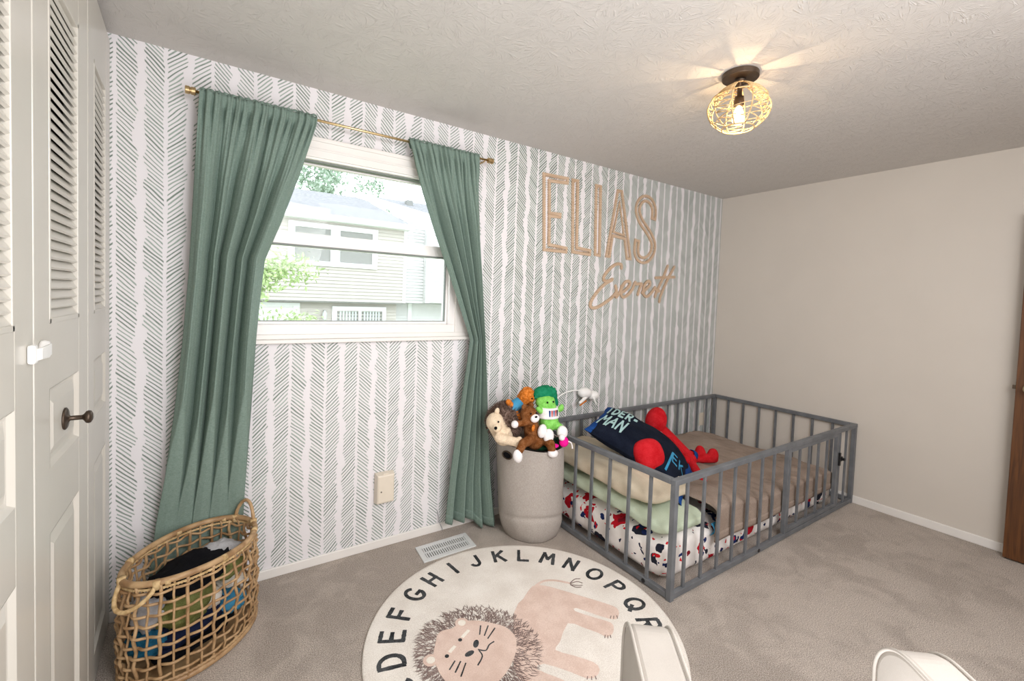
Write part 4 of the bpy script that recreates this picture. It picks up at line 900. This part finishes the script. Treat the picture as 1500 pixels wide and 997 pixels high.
# little magenta one
t = toy('magenta_plush', (2.09, -.47, .57), 'small magenta plush with a white head and dangling cord, at the hamper front')
obj('body', MB().ball((2.078, -.500, .575), (.032, .024, .030), ry(.5)).ball((2.02, -.485, .555), (.030, .02, .012)), M_PINK, t, smooth=True)
obj('head', MB().ball((2.052, -.510, .608), .019), M_WPL, t, smooth=True)
obj('cord', MB().tube(catmull([(2.095, -.515, .580), (2.115, -.520, .570), (2.125, -.520, .550), (2.128, -.520, .535)], 4), [.004]*12+[.006], 8), M_WPL, t, smooth=True)
t.location += Vector((-.01, .01, .03))
tag(obj('green_cloth_toy', MB().ball((2.02, -.36, .565), (.12, .10, .030)).ball((2.115, -.42, .590), (.045, .04, .02)), fabric('dark_green_cloth', (24, 58, 40), 10), smooth=True), 'dark green cloth stuffed under the plush toys in the hamper mouth', 'cloth')
tag(obj('taupe_cloth_toy', MB().ball((2.05, -.22, .58), (.10, .09, .09)), M_BLANK, smooth=True), 'taupe soft cloth behind the green plush in the hamper', 'cloth')

# white clip-on monitor with its cable on the wall
t = thing('baby_monitor', (2.64, 0, .68), 'white wall-mounted monitor with a cable, above the bed rail right of the hamper', 'monitor')
q = MB(); q.ball((2.60, -.055, .760), (.062, .045, .040), ry(.15)).ball((2.68, -.060, .735), (.050, .04, .036)); obj('housing', q, M_PLAST, t, smooth=True, remesh=.005)
obj('mount', MB().box((2.61, -.020, .72), (2.66, -.0005, .775)), M_PLAST, t, bevel=.003)
obj('clip_prong', MB().caps((2.60, -.075, .735), (2.530, -.085, .700), .013, .011), M_PLAST, t, smooth=True); obj('clip_insert', MB().box((2.515, -.098, .693), (2.585, -.095, .703), ry(radians(-25))), M_ORG, t)
obj('tab', MB().caps((2.660, -.09, .72), (2.680, -.095, .675), .010, .006), M_PLAST, t, smooth=True)
obj('cable', MB().tube(catmull([(2.57, -.06, .775), (2.50, -.05, .785), (2.40, -.04, .765), (2.33, -.03, .71), (2.30, -.03, .62), (2.29, -.025, .45), (2.28, -.02, .2)], 8), .005, 8), M_PLAST, t, smooth=True)

t.location += Vector((.03, 0, .0))

# ================================================================== oval wicker basket with clothes
BC = Vector((.302, -.302, 0)); BA = radians(43); BHt = .388
def bp_(a, z, off=0):
    k = z/BHt; aa = .250-.005*k+off+.008*sin(pi*k); bb = .176-.008*k+off+.008*sin(pi*k); x, y = aa*cos(a), bb*sin(a)
    return Vector((BC.x+x*cos(BA)-y*sin(BA), BC.y+x*sin(BA)+y*cos(BA), z))
bs = thing('wicker_basket', BC, 'oval open-weave wicker basket holding clothes, beside the closet doors', 'basket')
obj('rim', MB().tube([bp_(2*pi*k/80, BHt+.004*sin(2*pi*k/80*2), .002) for k in range(80)], .0112, 12, True), M_RATTAN, bs, smooth=True)
obj('rim_lashing', MB().tube([bp_(2*pi*k/260, BHt-.018, .003*(k % 2)) for k in range(260)], [.0045+.0015*(k % 2) for k in range(260)], 6, True), M_ROPE, bs, smooth=True)
obj('foot_ring', MB().tube([bp_(2*pi*k/80, .013) for k in range(80)], .0115, 10, True).tube([bp_(2*pi*k/200, .030, .005*(k % 2)) for k in range(200)], .006, 6, True), M_RATTAN, bs, smooth=True)
obj('base_slab', MB().prism([(bp_(2*pi*k/40, 0, -.004).x, bp_(2*pi*k/40, 0, -.004).y) for k in range(40)], .012, lambda x, y, h: (x, y, .002+h)), M_RATTAN, bs)
NST = 34
for k in range(NST):
    a = 2*pi*k/NST+.04*nz(k*1.7, 0); w = .0058 if k % 2 == 0 else .0040
    P = [bp_(a+.012*nz(k*2.3, j*.5), .012+(BHt-.016)*j/16, .0055*cos(pi*(j*.5*1+k))*1) for j in range(17)]
    obj('stake', MB().tube(P, w, 7), M_RATTAN, bs, smooth=True)
NWV = 9
for j in range(NWV):
    z = .052+(BHt-.085)*j/(NWV-1); n = NST*6
    P = []
    for i in range(n):
        a = 2*pi*i/n; ph_ = cos(pi*(a/(2*pi)*NST+j)); P.append(bp_(a, z+.006*nz(cos(a)*3, sin(a)*3, j*2.1)+.002*ph_, .0075*ph_))
    obj('weaver', MB().tube(P, .0050, 7, True), M_RATTAN, bs, smooth=True)
for a0, lift, out in ((pi+.10, -.065, .045), (-.05, .085, .0)):
    P = []
    for k in range(19):
        q_ = k/18; b = a0+(q_-.5)*.62 if lift > 0 else a0+(q_-.5)*.80; hgt = sin(pi*q_)
        P.append(bp_(b, BHt, .004+out*hgt**.7)+Vector((0, 0, lift*hgt**.6)))
    obj('handle', MB().tube(P, [.0066+.0012*(k % 2) for k in range(19)], 9), M_RATTAN if lift > 0 else M_ROPE, bs, smooth=True)
    for k in (0, 18): obj('handle_wrap', MB().tube([P[k]+Vector((0, 0, -.016)), P[k]+Vector((0, 0, .012))], .0135, 10), M_ROPE, bs, smooth=True)
for a in (.5, 1.3, 2.2, 3.8, 4.6, 5.5): obj('rim_binding', MB().tube([bp_(a-.04, BHt, .002), bp_(a, BHt, .002), bp_(a+.04, BHt, .002)], .0124, 12), M_ROPE, bs, smooth=True)
def lump(name, c, r, mat, label, seed, rot=0):
    R = rz(BA+rot)
    def f(s, t):
        u_ = 2*pi*s; v_ = -pi/2+pi*t; n = Vector((cos(v_)*cos(u_), cos(v_)*sin(u_), sin(v_))); k = 1+.22*nz(n.x*2.2+seed, n.y*2.2, n.z*2.2)+.13*nz(n.x*6+seed, n.y*6, n.z*6)
        k += .07*abs(nz(n.x*11, n.y*11+seed, n.z*11)); return Vector(c)+R @ Vector((n.x*r[0], n.y*r[1], n.z*r[2]))*k
    return tag(obj(name, MB().grid(f, 40, 24, cu=True), mat, smooth=True), label, 'clothing')
lump('black_garment', (.290, -.305, .292), (.155, .105, .055), M_CHAR, 'black garment heaped on top of the clothes in the wicker basket', 1)
lump('grey_garment', (.385, -.215, .300), (.075, .075, .040), M_LGREY, 'pale grey garment at the curtain end of the basket, beside the black one', 5)
lump('grey_shirt', (.172, -.405, .235), (.050, .064, .066), M_LGREY, 'grey shirt against the lattice by the front handle of the basket', 9)
lump('olive_garment', (.275, -.395, .215), (.095, .070, .065), M_OLIVE, 'olive green garment halfway down the front of the wicker basket', 13)
lump('white_garment', (.335, -.345, .195), (.050, .065, .040), M_WHITEC, 'crumpled white garment showing through the middle of the basket lattice', 17)
lump('olive_shorts', (.405, -.255, .250), (.070, .070, .035), M_OLIVE, 'olive garment showing high at the right side of the basket', 41)
lump('cream_sock', (.425, -.275, .205), (.050, .055, .025), M_WHITEC, 'cream garment at the right side of the basket lattice', 43)
lump('navy_garment', (.275, -.350, .125), (.150, .100, .045), M_NVC, 'navy garment low inside the wicker basket', 21)
lump('teal_garment', (.165, -.420, .130), (.055, .070, .045), M_TLC, 'teal blue garment low at the front handle end of the basket', 25)
lump('sky_blue_garment', (.415, -.280, .115), (.060, .070, .040), M_LBLUE, 'sky blue garment low at the right side of the basket', 29)
lump('dark_trousers', (.302, -.302, .058), (.180, .108, .036), M_CHAR, 'dark trousers at the very bottom of the wicker basket', 33)

# ================================================================== cream armchair, front arm ends in view
ch = thing('armchair', (1.22, -2.28, 0), 'cream upholstered armchair with piped arms, seen from behind at the bottom edge', 'armchair')
fd = Vector((.63, .777, 0)); sd = Vector((.777, -.63, 0)); CO = Vector((1.462, -1.985, 0))+fd*.055-sd*.012
def cpt(s, d, z): return CO+sd*s+fd*d+Vector((0, 0, z))
def armprof(n=12):
    P = [(-.62, .10), (-.62, .610), (-.40, .628), (-.05, .636)]
    for k in range(1, n+1): a = pi/2*(1-k/n*.97); P.append((-.05+.105*cos(a), .531+.105*sin(a)))
    return P+[(.050, .30), (.045, .10)]
for s0 in (-.335, .288):
    AP = armprof(); w = .100
    q = MB(); q.prism(AP, w, lambda d, z, h: cpt(s0+h, d, z)); a_ = obj('arm', q, M_CREAM, ch, bevel=.012)
    for e in (0, w): obj('piping', MB().tube([cpt(s0+e, d, z) for d, z in AP[1:]], .0042, 8), M_CREAM, a_, smooth=True)
obj('seat_base', MB().prism([(-.60, .08), (-.60, .30), (-.14, .30), (-.14, .08)], .511, lambda d, z, h: cpt(-.229+h, d, z)), M_CREAM, ch, bevel=.015)
obj('seat_cushion', MB().prism([(-.56, .305), (-.56, .40), (-.16, .405), (-.135, .385), (-.135, .33), (-.16, .305)], .505, lambda d, z, h: cpt(-.226+h, d, z)), M_CREAM, ch, bevel=.02)
obj('backrest', MB().prism([(-.76, .10), (-.80, .86), (-.74, .90), (-.64, .88), (-.56, .45), (-.625, .10)], .708, lambda d, z, h: cpt(-.328+h, d, z)), M_CREAM, ch, bevel=.02)
for s_, d_ in ((-.29, -.04), (.29, -.04), (-.29, -.70), (.29, -.70)): obj('leg', MB().lathe([(.016, 0), (.024, .10)], cpt(s_, d_, .001), 14), M_BROWN, ch)

# ================================================================== outdoors: townhouses, trees, lawn (this room is upstairs)
GZ = -2.75
struct('lawn', MB().box((-30, .2, GZ-.1), (45, 60, GZ)), M_LAWN)
def siding(x0, x1, z0, z1, y, pitch=.106):
    q = MB(); n = max(1, int(round((z1-z0)/pitch))); p = (z1-z0)/n
    for i in range(n):
        a, b = z0+i*p, z0+(i+1)*p; q.add([(x0, y-.034, a), (x1, y-.034, a), (x1, y-.001, b), (x0, y-.001, b), (x0, y+.01, a), (x1, y+.01, a)], [(0, 1, 2, 3), (4, 5, 1, 0)])
    return q
hs = thing('townhouse', (1.5, 12.5, GZ), 'beige sided townhouse across the lawn seen through the window, with an overhanging upper floor', 'house')
Y = 12.0; YL = 12.35
w_ = siding(-4, 5.70, 1.16, 3.62, Y); w_.box((-4, Y+.01, 1.16), (5.70, 20, 3.62)); tag(obj('upper_wall', w_, M_SID, hs), kind=None)
w2 = siding(-4, 5.55, GZ, 1.14, YL); w2.box((-4, YL+.01, GZ), (5.55, 20, 1.14)); obj('lower_wall', w2, M_SID, hs)
obj('soffit', MB().box((-4, Y-.02, 1.12), (5.72, YL, 1.16)), M_SCREEN, hs)
obj('corner_board', MB().box((5.63, Y-.035, 1.16), (5.73, Y+.03, 3.60)), M_EXTW, hs)
rf_ = MB().add([(-5, Y-.35, 3.70), (5.80, Y-.35, 3.70), (5.80, Y-.35, 3.62), (-5, Y-.35, 3.62), (-5, 16, 5.23), (5.30, 16, 5.23), (5.80, 19, 4.6), (-5, 20, 3.7)], [(0, 1, 5, 4), (0, 3, 2, 1), (4, 5, 6, 7), (1, 6, 5)])
obj('roof', rf_, M_ROOF, hs)
obj('fascia', MB().box((-5, Y-.42, 3.56), (5.82, Y-.34, 3.71)).box((-5, Y-.36, 3.54), (5.75, Y+.02, 3.58)), M_EXTW, hs)
for x0, x1 in ((2.30, 3.36), (3.56, 4.62)):
    wn_ = obj('window', MB().ring([(max(x0-.13, 3.461 if x0 > 3 else 0), 2.21), (min(x1+.13, 3.459 if x0 < 3 else 9), 2.21), (min(x1+.13, 3.459 if x0 < 3 else 9), 3.46), (max(x0-.13, 3.461 if x0 > 3 else 0), 3.46)], [(x0+.04, 2.35), (x1-.03, 2.35), (x1-.03, 3.32), (x0+.04, 3.32)], .06, lambda x, z, h: (x, Y-.02-h, z)).box((x0, Y-.06, 2.80), (x1, Y-.03, 2.86)), M_EXTW, hs)
    obj('insect_screen', MB().box((x0+.03, Y-.035, 2.34), (x1-.02, Y-.025, 3.33)), M_SCREEN, wn_)
pd = obj('patio_door', MB().ring([(3.48, -1.0), (5.18, -1.0), (5.18, 1.0), (3.48, 1.0)], [(3.62, -.9), (5.06, -.9), (5.06, .86), (3.62, .86)], .07, lambda x, z, h: (x, YL-.02-h, z)).box((4.29, YL-.08, -.9), (4.38, YL-.02, .86)), M_EXTW, hs)
obj('glass_back', MB().box((3.62, YL-.022, -.9), (5.06, YL-.018, .86)), M_SCREEN, pd)
for k in range(14):
    x = 3.74+.094*k
    if not 4.25 < x < 4.42: obj('blind_slat', MB().box((x-.028, YL-.040, -.9), (x+.028, YL-.034, .85)), M_BLIND, pd)
obj('entry_trim', MB().box((2.38, YL-.06, GZ), (2.56, YL-.01, 1.08)).box((1.2, YL-.06, .98), (2.38, YL-.01, 1.08)).box((1.2, YL-.03, GZ), (2.38, YL-.01, .98)), M_EXTW, hs)
wl_ = obj('wall_lantern', MB().lathe([(.02, -.16), (.055, -.12), (.070, .04), (.03, .12), (.01, .15)], (3.25, YL-.13, .72), 10), M_BLIND, hs); obj('bracket', MB().box((3.235, YL-.13, .84), (3.265, YL-.01, .87)), M_SCREEN, wl_)
ng = thing('neighbouring_townhouse', (7.8, 13, GZ), 'paler townhouse wing to the right of the beige one, with a raking gable roof edge', 'house')
Y2 = 12.25; n1_ = siding(5.74, 12, 1.16, 4.1, Y2); n1_.box((5.74, Y2+.01, 1.16), (12, 19.9, 4.1)); obj('upper_wall', n1_, M_SIDW, ng)
n2_ = siding(5.60, 12, GZ, 1.14, Y2+.5); n2_.box((5.60, Y2+.51, GZ), (12, 19.9, 1.14)); obj('lower_wall', n2_, M_SIDW, ng)
obj('bump_out', siding(6.45, 12, 1.20, 3.7, Y2-.45).box((6.45, Y2-.44, 1.20), (12, Y2-.02, 3.7)), M_SIDW, ng); obj('corner_board', MB().box((6.37, Y2-.47, 1.18), (6.50, Y2-.40, 3.70)).box((6.10, Y2+.44, GZ), (6.24, Y2+.50, 1.14)), M_EXTW, ng)
r2_ = MB().add([(5.2, 16, 5.36), (8.6, 11.5, 3.70), (14, 11.5, 3.70), (14, 16, 5.45), (5.2, 16, 5.28), (8.6, 11.5, 3.62)], [(0, 1, 2, 3), (0, 4, 5, 1)]); obj('roof', r2_, M_ROOF, ng)
obj('rake_board', MB().add([(5.0, 15.98, 5.30), (5.25, 15.98, 5.42), (8.75, 11.45, 3.76), (8.50, 11.45, 3.56), (5.0, 16.04, 5.22), (8.5, 11.5, 3.48)], [(0, 1, 2, 3), (0, 3, 5, 4)]), M_EXTW, ng)
obj('roof_vent', MB().box((6.9, 15.2, 5.05), (7.15, 15.5, 5.28)), M_SCREEN, ng)
def tree(name, base, h, r, n, mat, label, seed, leaf=.12, cz=.5):
    random.seed(seed); t = thing(name, base, label, 'tree', None)
    tr_ = MB(); b = Vector(base); tr_.tube([b, b+Vector((.03, 0, h*.5)), b+Vector((0, .05, h*.85))], [.10*h/5, .06*h/5, .02], 8); br = []
    for k in range(9):
        a = random.uniform(0, 2*pi); z = h*random.uniform(.4, .8); e = Vector((cos(a)*r*.8, sin(a)*r*.8, z+r*.5)); tr_.tube([b+Vector((0, 0, z)), b+e*.5+Vector((0, 0, z*.5)), b+e], [.03, .02, .006], 6); br.append(e)
    obj('trunk', tr_, M_BARK, t); lf = MB()
    cl = [Vector((random.gauss(0, .42)*r, random.gauss(0, .42)*r, h*cz+random.uniform(-.1, .5)*h)) for _ in range(26)]
    for k in range(n):
        c = b+random.choice(cl)+Vector((random.gauss(0, 1), random.gauss(0, 1), random.gauss(0, .8)))*r*.17; R = Matrix.Rotation(random.uniform(0, 6), 3, Vector((random.random(), random.random(), random.random()+.1)).normalized()); s = leaf*random.uniform(.6, 1.2)
        lf.add([c+R @ Vector(p) for p in ((-s, 0, 0), (0, -s*.45, .2*s), (s, 0, 0), (0, s*.45, .2*s))], [(0, 1, 2, 3)])
    tag(obj('foliage', lf, mat, t), kind='stuff')
tree('garden_tree', (.95, 6.6, GZ), 4.1, .95, 4200, M_LEAF, 'bright green garden tree low at the left of the window view', 3, .055, .62)
tree('background_tree', (4.6, 22.5, GZ), 9.4, 2.0, 1800, M_LEAF2, 'tall grey-green tree above the beige house roof', 5, .17, .75)
tree('background_tree', (8.6, 27, GZ), 9.3, 1.6, 900, M_LEAF2, 'smaller grey-green tree top showing between the two house roofs', 8, .14, .85)
